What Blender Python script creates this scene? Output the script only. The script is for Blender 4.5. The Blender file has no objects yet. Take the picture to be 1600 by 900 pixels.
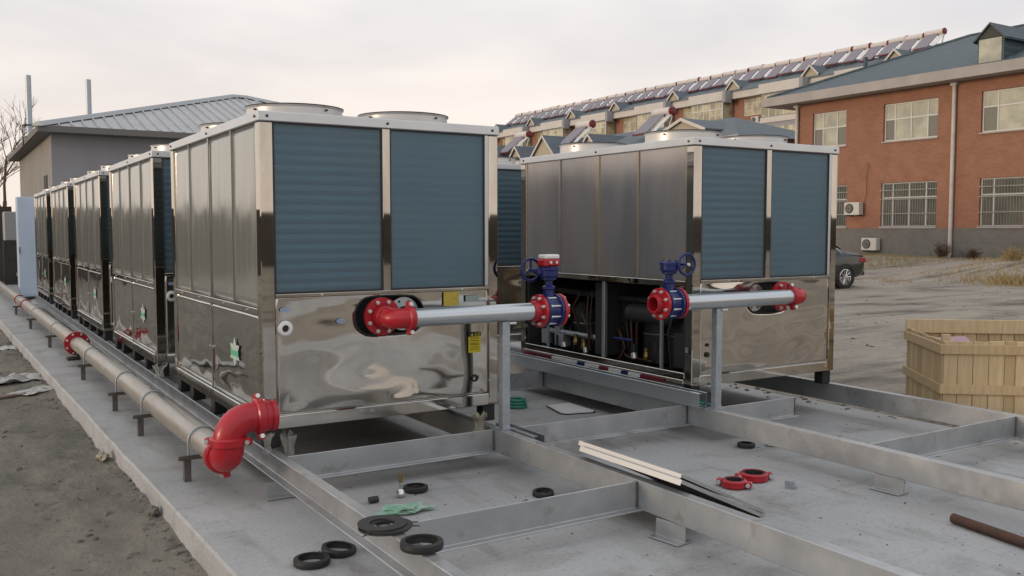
import bpy, bmesh, math, random
from mathutils import Vector, Matrix, noise
R = math.radians
PI = math.pi
random.seed(7)
sc = bpy.context.scene
COL = sc.collection

# ------------------------------------------------------------------ camera
cd = bpy.data.cameras.new('camera')
cam = bpy.data.objects.new('camera', cd); COL.objects.link(cam)
cam.location = (0, 0, 1.65)
cam.rotation_euler = (PI/2 - 0.0633, 0, -0.5569)
cd.sensor_width = 36; cd.lens = 36*1431.7/1600
cd.clip_start = 0.05; cd.clip_end = 2000
sc.camera = cam

# ------------------------------------------------------------------ world
SUN_EL, SUN_AZ = R(7.5), R(-79)          # azimuth from +Y towards +X
w = bpy.data.worlds.new('World'); sc.world = w; w.use_nodes = True
nt = w.node_tree; nt.nodes.clear()
out = nt.nodes.new('ShaderNodeOutputWorld')
bg = nt.nodes.new('ShaderNodeBackground'); bg.inputs[1].default_value = 0.1
sky = nt.nodes.new('ShaderNodeTexSky'); sky.sky_type = 'NISHITA'; sky.sun_disc = False
sky.sun_elevation = SUN_EL; sky.sun_rotation = SUN_AZ
sky.air_density = 1.0; sky.dust_density = 2.0; sky.ozone_density = 1.5
tc = nt.nodes.new('ShaderNodeTexCoord')
mp = nt.nodes.new('ShaderNodeMapping'); mp.inputs['Scale'].default_value = (1.0, 1.3, 5.0)
mp.inputs['Rotation'].default_value = (R(8), R(-12), R(25))
nz = nt.nodes.new('ShaderNodeTexNoise'); nz.inputs['Scale'].default_value = 1.9
nz.inputs['Detail'].default_value = 4; nz.inputs['Roughness'].default_value = 0.48
nz.inputs['Distortion'].default_value = 0.5
rp = nt.nodes.new('ShaderNodeValToRGB')
rp.color_ramp.elements[0].position = 0.33; rp.color_ramp.elements[0].color = (6.9, 7.35, 8.3, 1)
rp.color_ramp.elements[1].position = 0.66; rp.color_ramp.elements[1].color = (12.3, 11.8, 11.4, 1)
mx = nt.nodes.new('ShaderNodeMix'); mx.data_type = 'RGBA'; mx.inputs[0].default_value = 0.80
nt.links.new(tc.outputs['Generated'], mp.inputs[0]); nt.links.new(mp.outputs[0], nz.inputs['Vector'])
nt.links.new(nz.outputs['Fac'], rp.inputs[0])
# thin warm haze low over the horizon, the same all round
sx = nt.nodes.new('ShaderNodeSeparateXYZ'); hr = nt.nodes.new('ShaderNodeMapRange'); hr.interpolation_type = 'SMOOTHSTEP'
hr.inputs[1].default_value = 0.0; hr.inputs[2].default_value = 0.38; hr.inputs[3].default_value = 0.8; hr.inputs[4].default_value = 0.0
hz = nt.nodes.new('ShaderNodeMix'); hz.data_type = 'RGBA'; hz.inputs[7].default_value = (11.8, 10.0, 8.8, 1)
nt.links.new(tc.outputs['Generated'], sx.inputs[0]); nt.links.new(sx.outputs[2], hr.inputs[0]); nt.links.new(hr.outputs[0], hz.inputs[0]); nt.links.new(rp.outputs[0], hz.inputs[6])
nt.links.new(sky.outputs[0], mx.inputs[6]); nt.links.new(hz.outputs[2], mx.inputs[7])
nt.links.new(mx.outputs[2], bg.inputs[0]); nt.links.new(bg.outputs[0], out.inputs[0])

# ------------------------------------------------------------------ sun (veiled, low, from the left)
sl = bpy.data.lights.new('sun', 'SUN'); sl.energy = 1.1; sl.angle = R(11); sl.color = (1.0, 0.78, 0.58)
so = bpy.data.objects.new('sun', sl); COL.objects.link(so)
sdir = Vector((math.sin(SUN_AZ)*math.cos(SUN_EL), math.cos(SUN_AZ)*math.cos(SUN_EL), math.sin(SUN_EL)))
so.rotation_euler = sdir.to_track_quat('Z', 'Y').to_euler()
so.location = (-30, 0, 20)

sc.view_settings.view_transform = 'Standard'; sc.view_settings.look = 'None'
sc.view_settings.exposure = 0.03; sc.view_settings.gamma = 1.0; sc.view_settings.use_curve_mapping = False
sc.render.engine = 'CYCLES'
sc.cycles.use_denoising = True
sc.cycles.max_bounces = 8; sc.cycles.transparent_max_bounces = 12
sc.cycles.caustics_reflective = False; sc.cycles.caustics_refractive = False
sc.cycles.sample_clamp_indirect = 6

# ------------------------------------------------------------------ materials
M = {}
def mat(name, c1, rough=.5, metal=0., c2=None, vs=4., det=5., lo=.35, hi=.65, bump=0., bs=40., stretch=(1, 1, 1),
        spots=None, ss=9., slo=.62, shi=.75, rvar=0., spec=.5, bstretch=None, trans=0., coat=0., world=False):
    m = bpy.data.materials.new(name); m.use_nodes = True
    t = m.node_tree; b = t.nodes['Principled BSDF']; L = t.links
    b.inputs['Roughness'].default_value = rough; b.inputs['Metallic'].default_value = metal
    b.inputs['Specular IOR Level'].default_value = spec
    if coat: b.inputs['Coat Weight'].default_value = coat
    if trans: b.inputs['Transmission Weight'].default_value = trans
    co = t.nodes.new('ShaderNodeTexCoord'); src = co.outputs['Object']
    if world:
        g = t.nodes.new('ShaderNodeNewGeometry'); src = g.outputs['Position']
    def nz(scale, detail, st):
        mpn = t.nodes.new('ShaderNodeMapping'); mpn.inputs['Scale'].default_value = st
        n = t.nodes.new('ShaderNodeTexNoise'); n.inputs['Scale'].default_value = scale; n.inputs['Detail'].default_value = detail
        n.inputs['Roughness'].default_value = .6
        L.new(src, mpn.inputs[0]); L.new(mpn.outputs[0], n.inputs['Vector']); return n
    def ramp(n, a, bb):
        r = t.nodes.new('ShaderNodeMapRange'); r.inputs[1].default_value = a; r.inputs[2].default_value = bb
        L.new(n.outputs['Fac'], r.inputs[0]); return r.outputs[0]
    col = None
    if c2 is not None:
        x = t.nodes.new('ShaderNodeMix'); x.data_type = 'RGBA'
        x.inputs[6].default_value = (*c1, 1); x.inputs[7].default_value = (*c2, 1)
        L.new(ramp(nz(vs, det, stretch), lo, hi), x.inputs[0]); col = x.outputs[2]
    if spots is not None:
        x = t.nodes.new('ShaderNodeMix'); x.data_type = 'RGBA'
        if col is None: x.inputs[6].default_value = (*c1, 1)
        else: L.new(col, x.inputs[6])
        x.inputs[7].default_value = (*spots, 1)
        L.new(ramp(nz(ss, 4, stretch), slo, shi), x.inputs[0]); col = x.outputs[2]
    if col is None: b.inputs['Base Color'].default_value = (*c1, 1)
    else: L.new(col, b.inputs['Base Color'])
    if rvar:
        r = t.nodes.new('ShaderNodeMapRange'); r.inputs[3].default_value = max(0, rough-rvar); r.inputs[4].default_value = rough+rvar
        r.inputs[1].default_value = .3; r.inputs[2].default_value = .7
        L.new(nz(vs*1.7, 4, stretch).outputs['Fac'], r.inputs[0]); L.new(r.outputs[0], b.inputs['Roughness'])
    if bump:
        bn = t.nodes.new('ShaderNodeBump'); bn.inputs['Strength'].default_value = min(1, bump*20); bn.inputs['Distance'].default_value = .05*bump*10 if bump < .1 else .05
        L.new(nz(bs, 5, bstretch or stretch).outputs['Fac'], bn.inputs['Height']); L.new(bn.outputs[0], b.inputs['Normal'])
    M[name] = m; m['bsdf'] = b.name
    return m

mat('concrete', (.465, .472, .470), .85, c2=(.36, .366, .368), vs=.9, det=8, lo=.3, hi=.72, bump=.012, bs=35, spots=(.23, .225, .215), ss=1.7, slo=.54, shi=.80, world=True)
mat('steel', (.38, .395, .405), .36, .6, c2=(.51, .525, .535), vs=3.5, lo=.3, hi=.7, spots=(.24, .225, .20), ss=6, slo=.58, shi=.8, rvar=.1, bump=.004, bs=60)
mat('steel_dark', (.17, .155, .14), .5, .4, c2=(.12, .10, .085), vs=9)
mat('galvanised', (.56, .60, .63), .28, .85, c2=(.59, .63, .66), vs=5, det=2)
mat('galvanised_dull', (.36, .41, .45), .45, .6, c2=(.46, .50, .53), vs=25, det=3, rvar=.08)
mat('stainless', (.68, .645, .59), .06, .97, c2=(.57, .545, .505), vs=2.5, rvar=.03, bump=.0009, bs=2.2)
mat('stainless_side', (.55, .55, .52), .045, .95, c2=(.46, .46, .435), vs=1.6, rvar=.03, bump=.0008, bs=1.8)
mat('stainless_post', (.58, .55, .50), .03, 1., c2=(.42, .39, .35), vs=4, stretch=(1, 1, .3), rvar=.012)
mat('side_mesh', (.37, .385, .36), .15, .55, c2=(.325, .338, .316), vs=7, det=6, stretch=(1, 1.6, .09), rvar=.07, bump=.002, bs=5, bstretch=(1, 3, .35))
mat('side_mesh_brown', (.48, .44, .41), .18, .5, c2=(.35, .34, .345), vs=1.3, det=4, stretch=(1, 1.5, .5), rvar=.04)
mat('mullion_tan', (.46, .40, .33), .3, .6, c2=(.40, .345, .285), vs=5)
mat('top_band', (.62, .64, .66), .30, .75, c2=(.57, .59, .61), vs=3)
mat('coil', (.030, .165, .255), .42, .2, c2=(.022, .125, .200), vs=3, stretch=(1, 1, 6))
mat('coil_dark', (.008, .03, .045), .6, .1)
mat('dark', (.012, .012, .013), .6)
mat('interior', (.035, .035, .036), .45, .2, c2=(.06, .058, .056), vs=6)
mat('rubber', (.012, .012, .013), .55, c2=(.022, .022, .022), vs=9)
mat('rubber_grey', (.035, .035, .036), .6)
mat('red', (.46, .014, .028), .36, 0, c2=(.39, .011, .022), vs=8, coat=.1, spots=(.30, .03, .03), ss=14, slo=.62, shi=.8, rvar=.1, bump=.006, bs=110)
mat('red_dark', (.17, .014, .024), .45)
mat('blue', (.006, .016, .135), .40, 0, c2=(.005, .013, .10), vs=9, coat=.1, rvar=.1, bump=.006, bs=110)
mat('bolt', (.72, .72, .70), .35, .75)
mat('white_plastic', (.80, .80, .80), .45)
mat('offwhite', (.70, .68, .655), .35, .3, c2=(.62, .60, .575), vs=4)
mat('pipe_steel', (.47, .435, .39), .36, .6, c2=(.40, .37, .33), vs=3, stretch=(3, .6, 3), rvar=.08, spots=(.33, .28, .22), ss=4, slo=.6, shi=.85)
mat('yellow', (.60, .50, .02), .5)
mat('yellow_label', (.55, .42, .06), .5, c2=(.46, .34, .05), vs=60, det=1, lo=.45, hi=.55)
mat('black_print', (.015, .013, .012), .5)
mat('label_blue', (.30, .40, .58), .4)
mat('label_grey', (.30, .37, .36), .35, .2)
mat('label_green', (.10, .42, .25), .5)
mat('label_pale', (.45, .55, .50), .4)
mat('cabinet', (.50, .60, .72), .45, c2=(.46, .55, .66), vs=2)
mat('wood', (.66, .53, .34), .7, c2=(.55, .42, .25), vs=5, stretch=(8, 8, .6), det=6, spots=(.30, .17, .07), ss=5, slo=.72, shi=.8, bump=.004, bs=30)
mat('brick', (.335, .160, .100), .85, c2=(.285, .134, .083), vs=1.2, det=7)
mat('brick_far', (.31, .155, .10), .85, c2=(.27, .13, .085), vs=.6)
mat('plinth', (.19, .182, .168), .85, c2=(.16, .154, .142), vs=1.0, det=6)
mat('fascia', (.40, .37, .345), .8, c2=(.33, .31, .29), vs=.8)
mat('white_band', (.60, .57, .53), .8, c2=(.54, .51, .47), vs=.5)
mat('bay_grey', (.30, .30, .31), .8)
mat('slate', (.095, .135, .155), .6, c2=(.070, .105, .125), vs=2.5, det=6)
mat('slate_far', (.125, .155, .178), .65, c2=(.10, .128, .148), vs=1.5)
mat('dormer_face', (.42, .37, .28), .8)
mat('dormer_dark', (.06, .06, .055), .8)
mat('window_frame', (.60, .60, .56), .5)
mat('bar_grey', (.27, .27, .255), .5)
mat('pane_sky_painted', (.47, .465, .36), .12, c2=(.30, .30, .245), vs=1.3, det=3, spec=.8)  # curtain tone plus the yellow sky reflection painted into the glass colour
mat('pane_far_sky_painted', (.52, .47, .30), .15, c2=(.27, .245, .16), vs=.9, det=4, lo=.42, hi=.58, spec=.8)  # far glazing: yellow reflection of the sky painted in as patchy colour
mat('pane_dark', (.030, .034, .028), .1, c2=(.075, .078, .06), vs=1.5, det=3, spec=.7)
mat('pane_grey', (.16, .155, .13), .12, spec=.7)
mat('downpipe', (.55, .52, .49), .6, c2=(.45, .42, .39), vs=2)
mat('ac_white', (.55, .53, .49), .5)
mat('shed_front', (.33, .33, .345), .9, c2=(.28, .28, .295), vs=.7, det=7, bump=.01, bs=6)
mat('shed_roof', (.50, .51, .51), .5, .1, c2=(.42, .43, .435), vs=1.2)
mat('shed_trim', (.36, .385, .40), .5, .1)
mat('soffit', (.17, .16, .15), .8)
mat('wall_brown', (.10, .086, .072), .9, c2=(.07, .062, .053), vs=.8, det=7)
mat('bark', (.19, .145, .11), .9, c2=(.14, .11, .085), vs=4)
mat('dry_grass', (.40, .30, .145), .9, c2=(.29, .215, .10), vs=2)
mat('dry_brown', (.12, .075, .045), .9)
mat('car_paint', (.018, .022, .022), .16, .1, coat=.6)
mat('car_glass', (.02, .022, .025), .05, spec=.8)
mat('chrome', (.7, .7, .7), .15, 1.)
mat('tail_red', (.30, .02, .02), .2)
mat('rust', (.11, .052, .032), .7, .2, c2=(.065, .042, .034), vs=12)
mat('copper', (.11, .05, .03), .45, .7)
mat('plastic_film', (.50, .50, .47), .35, c2=(.38, .38, .36), vs=8)
mat('foam_wrap', (.36, .33, .26), .6, c2=(.24, .22, .17), vs=14)
mat('green_film', (.16, .42, .26), .35, c2=(.42, .55, .47), vs=14)
mat('green_hose', (.05, .26, .20), .4)
mat('pebble', (.20, .185, .16), .9, c2=(.10, .095, .085), vs=.5)
mat('cardboard_pink', (.45, .30, .32), .7)
mat('solar_tube', (.23, .22, .26), .35)
mat('tank_white', (.60, .56, .53), .4)
mat('foil', (.75, .74, .72), .3, .3)
mat('brass', (.33, .23, .09), .35, .9)

def sub_nodes(m): return m.node_tree, m.node_tree.nodes['Principled BSDF']
# the ground: dry tan dirt of the yard, darker damp sand along the pad's left side
def ground_mat():
    m = bpy.data.materials.new('ground'); m.use_nodes = True; t, b = sub_nodes(m); L = t.links
    b.inputs['Roughness'].default_value = .95; b.inputs['Specular IOR Level'].default_value = .2
    g = t.nodes.new('ShaderNodeNewGeometry')
    def n(s, d, st=(1, 1, 1)):
        mpn = t.nodes.new('ShaderNodeMapping'); mpn.inputs['Scale'].default_value = st
        x = t.nodes.new('ShaderNodeTexNoise'); x.inputs['Scale'].default_value = s; x.inputs['Detail'].default_value = d; x.inputs['Roughness'].default_value = .62
        L.new(g.outputs['Position'], mpn.inputs[0]); L.new(mpn.outputs[0], x.inputs['Vector']); return x.outputs['Fac']
    def rng(s, a, bb):
        r = t.nodes.new('ShaderNodeMapRange'); r.inputs[1].default_value = a; r.inputs[2].default_value = bb; L.new(s, r.inputs[0]); return r.outputs[0]
    def mixc(f, a, bb):
        x = t.nodes.new('ShaderNodeMix'); x.data_type = 'RGBA'; L.new(f, x.inputs[0])
        for i, v in ((6, a), (7, bb)):
            if isinstance(v, tuple): x.inputs[i].default_value = (*v, 1)
            else: L.new(v, x.inputs[i])
        return x.outputs[2]
    dry = mixc(rng(n(.35, 8), .35, .65), (.40, .36, .30), (.31, .278, .232))
    dry = mixc(rng(n(.9, 6, (.35, 1.2, 1)), .50, .66), dry, (.150, .135, .117))
    dry = mixc(rng(n(2.2, 5, (.12, .9, 1)), .55, .68), dry, (.19, .172, .15))
    dry = mixc(rng(n(14, 5), .58, .72), dry, (.17, .152, .13))
    damp = mixc(rng(n(1.3, 8), .3, .7), (.255, .238, .198), (.172, .163, .137))
    damp = mixc(rng(n(4.5, 6, (1, .5, 1)), .6, .75), damp, (.090, .088, .077))
    sep = t.nodes.new('ShaderNodeSeparateXYZ'); L.new(g.outputs['Position'], sep.inputs[0])
    def op(k, a, b_):
        n_ = t.nodes.new('ShaderNodeMath'); n_.operation = k; L.new(a, n_.inputs[0]); L.new(b_, n_.inputs[1]); return n_.outputs[0]
    # damp strip: beside the pad's left edge only
    fx = op('MAXIMUM', op('MAXIMUM', rng(sep.outputs[0], 2.0, 4.5), rng(sep.outputs[0], -2.0, -4.5)), rng(sep.outputs[1], 2.2, .6))
    L.new(mixc(fx, damp, dry), b.inputs['Base Color'])
    bn = t.nodes.new('ShaderNodeBump'); bn.inputs['Strength'].default_value = .9; bn.inputs['Distance'].default_value = .05
    L.new(n(11, 10), bn.inputs['Height']); L.new(bn.outputs[0], b.inputs['Normal'])
    M['ground'] = m
ground_mat()
# every board of the crate has its own tone
def board_tone():
    t, b = sub_nodes(M['wood']); L = t.links; src = b.inputs['Base Color'].links[0].from_socket
    oi = t.nodes.new('ShaderNodeObjectInfo'); x = t.nodes.new('ShaderNodeMix'); x.data_type = 'RGBA'; x.blend_type = 'MULTIPLY'; x.inputs[0].default_value = 1
    r = t.nodes.new('ShaderNodeValToRGB'); r.color_ramp.elements[0].color = (.80, .75, .66, 1); r.color_ramp.elements[1].color = (1.1, 1.08, 1.05, 1)
    L.new(oi.outputs['Random'], r.inputs[0]); L.new(src, x.inputs[6]); L.new(r.outputs[0], x.inputs[7]); L.new(x.outputs[2], b.inputs['Base Color'])
board_tone()
# fine speckle, trowel streaks and drip stains on the concrete
def concrete_detail():
    m = M['concrete']; t, b = sub_nodes(m); L = t.links; src = b.inputs['Base Color'].links[0].from_socket
    g = t.nodes.new('ShaderNodeNewGeometry')
    for (sc_, st, lo, hi, col, amt) in ((38, (1, 1, 1), .52, .72, (.62, .61, .59), .55), (7, (1, .22, 1), .55, .70, (.66, .65, .63), .6), (3.2, (.3, 1.2, 1), .60, .66, (.70, .69, .67), .5), (150, (1, 1, 1), .58, .68, (.45, .44, .42), .5)):
        mpn = t.nodes.new('ShaderNodeMapping'); mpn.inputs['Scale'].default_value = st
        n = t.nodes.new('ShaderNodeTexNoise'); n.inputs['Scale'].default_value = sc_; n.inputs['Detail'].default_value = 6
        r = t.nodes.new('ShaderNodeMapRange'); r.inputs[1].default_value = lo; r.inputs[2].default_value = hi; r.inputs[4].default_value = amt
        x = t.nodes.new('ShaderNodeMix'); x.data_type = 'RGBA'; x.blend_type = 'MULTIPLY'; x.inputs[7].default_value = (*col, 1)
        L.new(g.outputs['Position'], mpn.inputs[0]); L.new(mpn.outputs[0], n.inputs['Vector']); L.new(n.outputs['Fac'], r.inputs[0])
        L.new(r.outputs[0], x.inputs[0]); L.new(src, x.inputs[6]); src = x.outputs[2]
    L.new(src, b.inputs['Base Color'])
concrete_detail()
# brick and slate courses too far off to build one by one
def courses(key, uaxis, bw, bh, mortar, squash=.012, strength=.5):
    m = M[key]; t, b = sub_nodes(m); L = t.links
    lk = b.inputs['Base Color'].links[0]; src = lk.from_socket
    g = t.nodes.new('ShaderNodeNewGeometry'); sp = t.nodes.new('ShaderNodeSeparateXYZ'); cb = t.nodes.new('ShaderNodeCombineXYZ')
    L.new(g.outputs['Position'], sp.inputs[0]); L.new(sp.outputs[uaxis], cb.inputs[0]); L.new(sp.outputs[2], cb.inputs[1])
    br = t.nodes.new('ShaderNodeTexBrick'); br.inputs['Scale'].default_value = 1
    br.inputs['Brick Width'].default_value = bw; br.inputs['Row Height'].default_value = bh; br.inputs['Mortar Size'].default_value = squash
    br.inputs['Color1'].default_value = (1, 1, 1, 1); br.inputs['Color2'].default_value = (.80, .80, .80, 1); br.inputs['Mortar'].default_value = (*mortar, 1)
    L.new(cb.outputs[0], br.inputs['Vector'])
    x = t.nodes.new('ShaderNodeMix'); x.data_type = 'RGBA'; x.blend_type = 'MULTIPLY'; x.inputs[0].default_value = strength
    L.new(src, x.inputs[6]); L.new(br.outputs['Color'], x.inputs[7]); L.new(x.outputs[2], b.inputs['Base Color'])
courses('brick', 1, .26, .075, (.8, .85, .9), .01, .8)
courses('plinth', 1, .30, .10, (.75, .75, .75), .012, .7)
courses('slate', 1, .30, .16, (.45, .45, .45), .025, .8)
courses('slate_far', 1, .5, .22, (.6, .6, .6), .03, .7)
# fine fin lines on the coils, and the wire screen in front of them
def fins():
    m = M['coil']; t, b = sub_nodes(m); L = t.links
    co = t.nodes.new('ShaderNodeTexCoord'); wv = t.nodes.new('ShaderNodeTexWave'); wv.inputs['Scale'].default_value = 60; wv.inputs['Distortion'].default_value = .6
    L.new(co.outputs['Object'], wv.inputs['Vector'])
    bn = t.nodes.new('ShaderNodeBump'); bn.inputs['Strength'].default_value = .4; bn.inputs['Distance'].default_value = .003
    L.new(wv.outputs['Fac'], bn.inputs['Height']); L.new(bn.outputs[0], b.inputs['Normal'])
fins()
def film_mat():
    m = bpy.data.materials.new('clear_film'); m.use_nodes = True; t, b = sub_nodes(m); L = t.links
    b.inputs['Base Color'].default_value = (.55, .55, .52, 1); b.inputs['Roughness'].default_value = .25
    tr = t.nodes.new('ShaderNodeBsdfTransparent'); x = t.nodes.new('ShaderNodeMixShader'); x.inputs[0].default_value = .42
    L.new(tr.outputs[0], x.inputs[1]); L.new(b.outputs[0], x.inputs[2]); L.new(x.outputs[0], t.nodes['Material Output'].inputs[0]); M['clear_film'] = m
film_mat()
def screen_mat():
    m = bpy.data.materials.new('wire_screen'); m.use_nodes = True; t, b = sub_nodes(m); L = t.links
    b.inputs['Base Color'].default_value = (.24, .32, .37, 1); b.inputs['Metallic'].default_value = .5; b.inputs['Roughness'].default_value = .4
    tr = t.nodes.new('ShaderNodeBsdfTransparent'); x = t.nodes.new('ShaderNodeMixShader')
    co = t.nodes.new('ShaderNodeTexCoord'); n = t.nodes.new('ShaderNodeTexNoise'); n.inputs['Scale'].default_value = 3
    r = t.nodes.new('ShaderNodeMapRange'); r.inputs[3].default_value = .20; r.inputs[4].default_value = .34
    L.new(co.outputs['Object'], n.inputs['Vector']); L.new(n.outputs['Fac'], r.inputs[0]); L.new(r.outputs[0], x.inputs[0])
    L.new(tr.outputs[0], x.inputs[1]); L.new(b.outputs[0], x.inputs[2])
    L.new(x.outputs[0], t.nodes['Material Output'].inputs[0]); M['wire_screen'] = m
screen_mat()

# ------------------------------------------------------------------ mesh helpers
class MB:
    def __init__(s): s.v = []; s.f = []; s.s = []
    def add(s, vs, fs, smooth=False):
        o = len(s.v); s.v += [tuple(p) for p in vs]
        for f in fs: s.f.append(tuple(i+o for i in f)); s.s.append(smooth)
        return s
    def box(s, x0, x1, y0, y1, z0, z1):
        return s.add([(x0, y0, z0), (x1, y0, z0), (x1, y1, z0), (x0, y1, z0), (x0, y0, z1), (x1, y0, z1), (x1, y1, z1), (x0, y1, z1)],
                     [(3, 2, 1, 0), (4, 5, 6, 7), (0, 1, 5, 4), (1, 2, 6, 5), (2, 3, 7, 6), (3, 0, 4, 7)])
    def hexa(s, p):   # 8 points, bottom ring then top ring
        return s.add(p, [(3, 2, 1, 0), (4, 5, 6, 7), (0, 1, 5, 4), (1, 2, 6, 5), (2, 3, 7, 6), (3, 0, 4, 7)])
    def prism(s, poly, axis, a, b, smooth=False):
        n = len(poly)
        def P(q, t): return {'x': (t, q[0], q[1]), 'y': (q[0], t, q[1]), 'z': (q[0], q[1], t)}[axis]
        vs = [P(q, a) for q in poly]+[P(q, b) for q in poly]
        s.add(vs, [(i, (i+1) % n, n+(i+1) % n, n+i) for i in range(n)], smooth)
        s.add(vs, [tuple(range(n))[::-1], tuple(range(n, 2*n))]); return s
    def frame(s, d):
        d = Vector(d).normalized(); u = Vector((0, 0, 1)) if abs(d.z) < .9 else Vector((0, 1, 0))
        a = d.cross(u).normalized(); return d, a, d.cross(a).normalized()
    def cyl(s, p0, p1, r0, r1=None, n=16, caps=True):
        r1 = r0 if r1 is None else r1; p0 = Vector(p0); p1 = Vector(p1); d, a, b = s.frame(p1-p0)
        c = [(math.cos(2*PI*i/n), math.sin(2*PI*i/n)) for i in range(n)]
        A = [p0+(a*x+b*y)*r0 for x, y in c]; B = [p1+(a*x+b*y)*r1 for x, y in c]
        s.add(A+B, [(i, (i+1) % n, n+(i+1) % n, n+i) for i in range(n)], n > 7)
        if caps: s.add(A, [tuple(range(n))[::-1]]); s.add(B, [tuple(range(n))])
        return s
    def lathe(s, prof, o, d, n=24, closed=True, smooth=True):
        """prof: (r, h) points along axis d from o"""
        o = Vector(o); d, a, b = s.frame(d); k = len(prof)
        c = [(math.cos(2*PI*i/n), math.sin(2*PI*i/n)) for i in range(n)]
        segs = range(k) if closed else range(k-1)
        for j in segs:       # separate rings for each segment: crisp profile edges, smooth around
            q = [prof[j], prof[(j+1) % k]]
            vs = [o+d*h+(a*x+b*y)*r for (r, h) in q for x, y in c]
            s.add(vs, [(i, (i+1) % n, n+(i+1) % n, n+i) for i in range(n)], smooth)
        return s
    def tube(s, pts, r, n=10, caps=True):
        pts = [Vector(p) for p in pts]; k = len(pts); rr = r if isinstance(r, (list, tuple)) else [r]*k
        vs = []; pa = None
        for i, p in enumerate(pts):
            d = (pts[min(i+1, k-1)]-pts[max(i-1, 0)]).normalized()
            if pa is None: _, a, b = s.frame(d)
            else:
                a = (pa-d*pa.dot(d)); a = a.normalized() if a.length > 1e-6 else s.frame(d)[1]; b = d.cross(a)
            pa = a
            vs += [p+(a*math.cos(2*PI*j/n)+b*math.sin(2*PI*j/n))*rr[i] for j in range(n)]
        s.add(vs, [(i*n+j, i*n+(j+1) % n, (i+1)*n+(j+1) % n, (i+1)*n+j) for i in range(k-1) for j in range(n)], True)
        if caps: s.add(vs[:n], [tuple(range(n))[::-1]]); s.add(vs[-n:], [tuple(range(n))])
        return s
    def torus(s, o, d, R0, r, n=24, k=8):
        o = Vector(o); d, a, b = s.frame(d); vs = []
        for i in range(n):
            e = a*math.cos(2*PI*i/n)+b*math.sin(2*PI*i/n)
            for j in range(k):
                t = 2*PI*j/k; vs.append(o+e*(R0+r*math.cos(t))+d*(r*math.sin(t)))
        return s.add(vs, [(i*k+j, ((i+1) % n)*k+j, ((i+1) % n)*k+(j+1) % k, i*k+(j+1) % k) for i in range(n) for j in range(k)], True)
    def mesh(s, name, m, fix=True):
        me = bpy.data.meshes.new(name); me.from_pydata(s.v, [], s.f)
        me.polygons.foreach_set('use_smooth', s.s)
        if fix:
            bm = bmesh.new(); bm.from_mesh(me); bmesh.ops.recalc_face_normals(bm, faces=bm.faces); bm.to_mesh(me); bm.free()
        me.materials.append(M[m]); me.update(); return me
    def build(s, name, m, parent=None, bevel=0., loc=None, fix=True):
        return obj(name, s.mesh(name, m, fix), parent, bevel, loc)
def obj(name, me, parent=None, bevel=0., loc=None):
    o = bpy.data.objects.new(name, me); COL.objects.link(o)
    if parent is not None: o.parent = parent
    if loc is not None: o.location = loc
    if bevel:
        bv = o.modifiers.new('bevel', 'BEVEL'); bv.width = bevel; bv.segments = 1; bv.limit_method = 'ANGLE'; bv.angle_limit = R(40)
    return o
def thing(name, label, cat, loc=(0, 0, 0), rz=0., group=None):
    o = bpy.data.objects.new(name, None); COL.objects.link(o); o.empty_display_size = .1
    o.location = loc; o.rotation_euler = (0, 0, rz); tag(o, label, cat, group); return o
def tag(o, label=None, cat=None, group=None, kind=None):
    if label: o['label'] = label
    if cat: o['category'] = cat
    if group: o['group'] = group
    if kind: o['kind'] = kind
    return o
def struct(o): o['kind'] = 'structure'; return o
def copy_tree(o, parent=None):
    c = o.copy(); COL.objects.link(c); c.parent = parent
    for ch in o.children: copy_tree(ch, c)
    return c
def wavy(name, m, u0, u1, v0, v1, plane, amp, wl, seed, nu=40, nv=26, hole=None, parent=None, thick=.0):
    """thin sheet with shallow dents. plane: 'front' (x,z) facing -y at 0, 'left' (y,z) facing -x at 0. hole: (cu, cv, half straight, r)"""
    mb = MB()
    def disp(u, v):
        e = min(u-u0, u1-u, v-v0, v1-v); k = max(0, min(1, e/.06))
        q = Vector((u/wl, v/(wl*.62), seed)); n = noise.noise(q)+.45*noise.noise(q*2.1+Vector((7, 1, 3)))
        return amp*n*k
    def P(u, v, off=0):
        d = disp(u, v)+off
        return (u, d, v) if plane == 'front' else (d, u, v)
    vs, fs = [], []
    if hole is None:
        vs = [P(u0+(u1-u0)*i/nu, v0+(v1-v0)*j/nv) for j in range(nv+1) for i in range(nu+1)]
        fs = [(j*(nu+1)+i, j*(nu+1)+i+1, (j+1)*(nu+1)+i+1, (j+1)*(nu+1)+i) for j in range(nv) for i in range(nu)]
    else:
        cu, cv, hl, r = hole; N = 96; K = 26; ring = []
        for i in range(N):
            a = 2*PI*i/N; dx, dz = math.cos(a), math.sin(a)
            inner = (cu+math.copysign(hl, dx)*(min(1, abs(dx)*3))+r*dx, cv+r*dz)
            t = min(((u1-cu) if dx > 0 else (u0-cu))/dx if abs(dx) > 1e-9 else 1e9, ((v1-cv) if dz > 0 else (v0-cv))/dz if abs(dz) > 1e-9 else 1e9)
            outer = (cu+dx*t, cv+dz*t); ring.append((inner, outer))
        # snap nearest rays to the rectangle corners
        for cx, cz in ((u0, v0), (u1, v0), (u1, v1), (u0, v1)):
            i = min(range(N), key=lambda k: (ring[k][1][0]-cx)**2+(ring[k][1][1]-cz)**2); ring[i] = (ring[i][0], (cx, cz))
        for k in range(K+1):
            f = k/K
            for inn, ou in ring: vs.append(P(inn[0]+(ou[0]-inn[0])*f, inn[1]+(ou[1]-inn[1])*f))
        fs = [(k*N+i, k*N+(i+1) % N, (k+1)*N+(i+1) % N, (k+1)*N+i) for k in range(K) for i in range(N)]
    mb.add(vs, fs, True)
    o = mb.build(name, m, parent)
    sd = o.modifiers.new('thickness', 'SOLIDIFY'); sd.thickness = .002; sd.offset = 0
    return o

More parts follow.
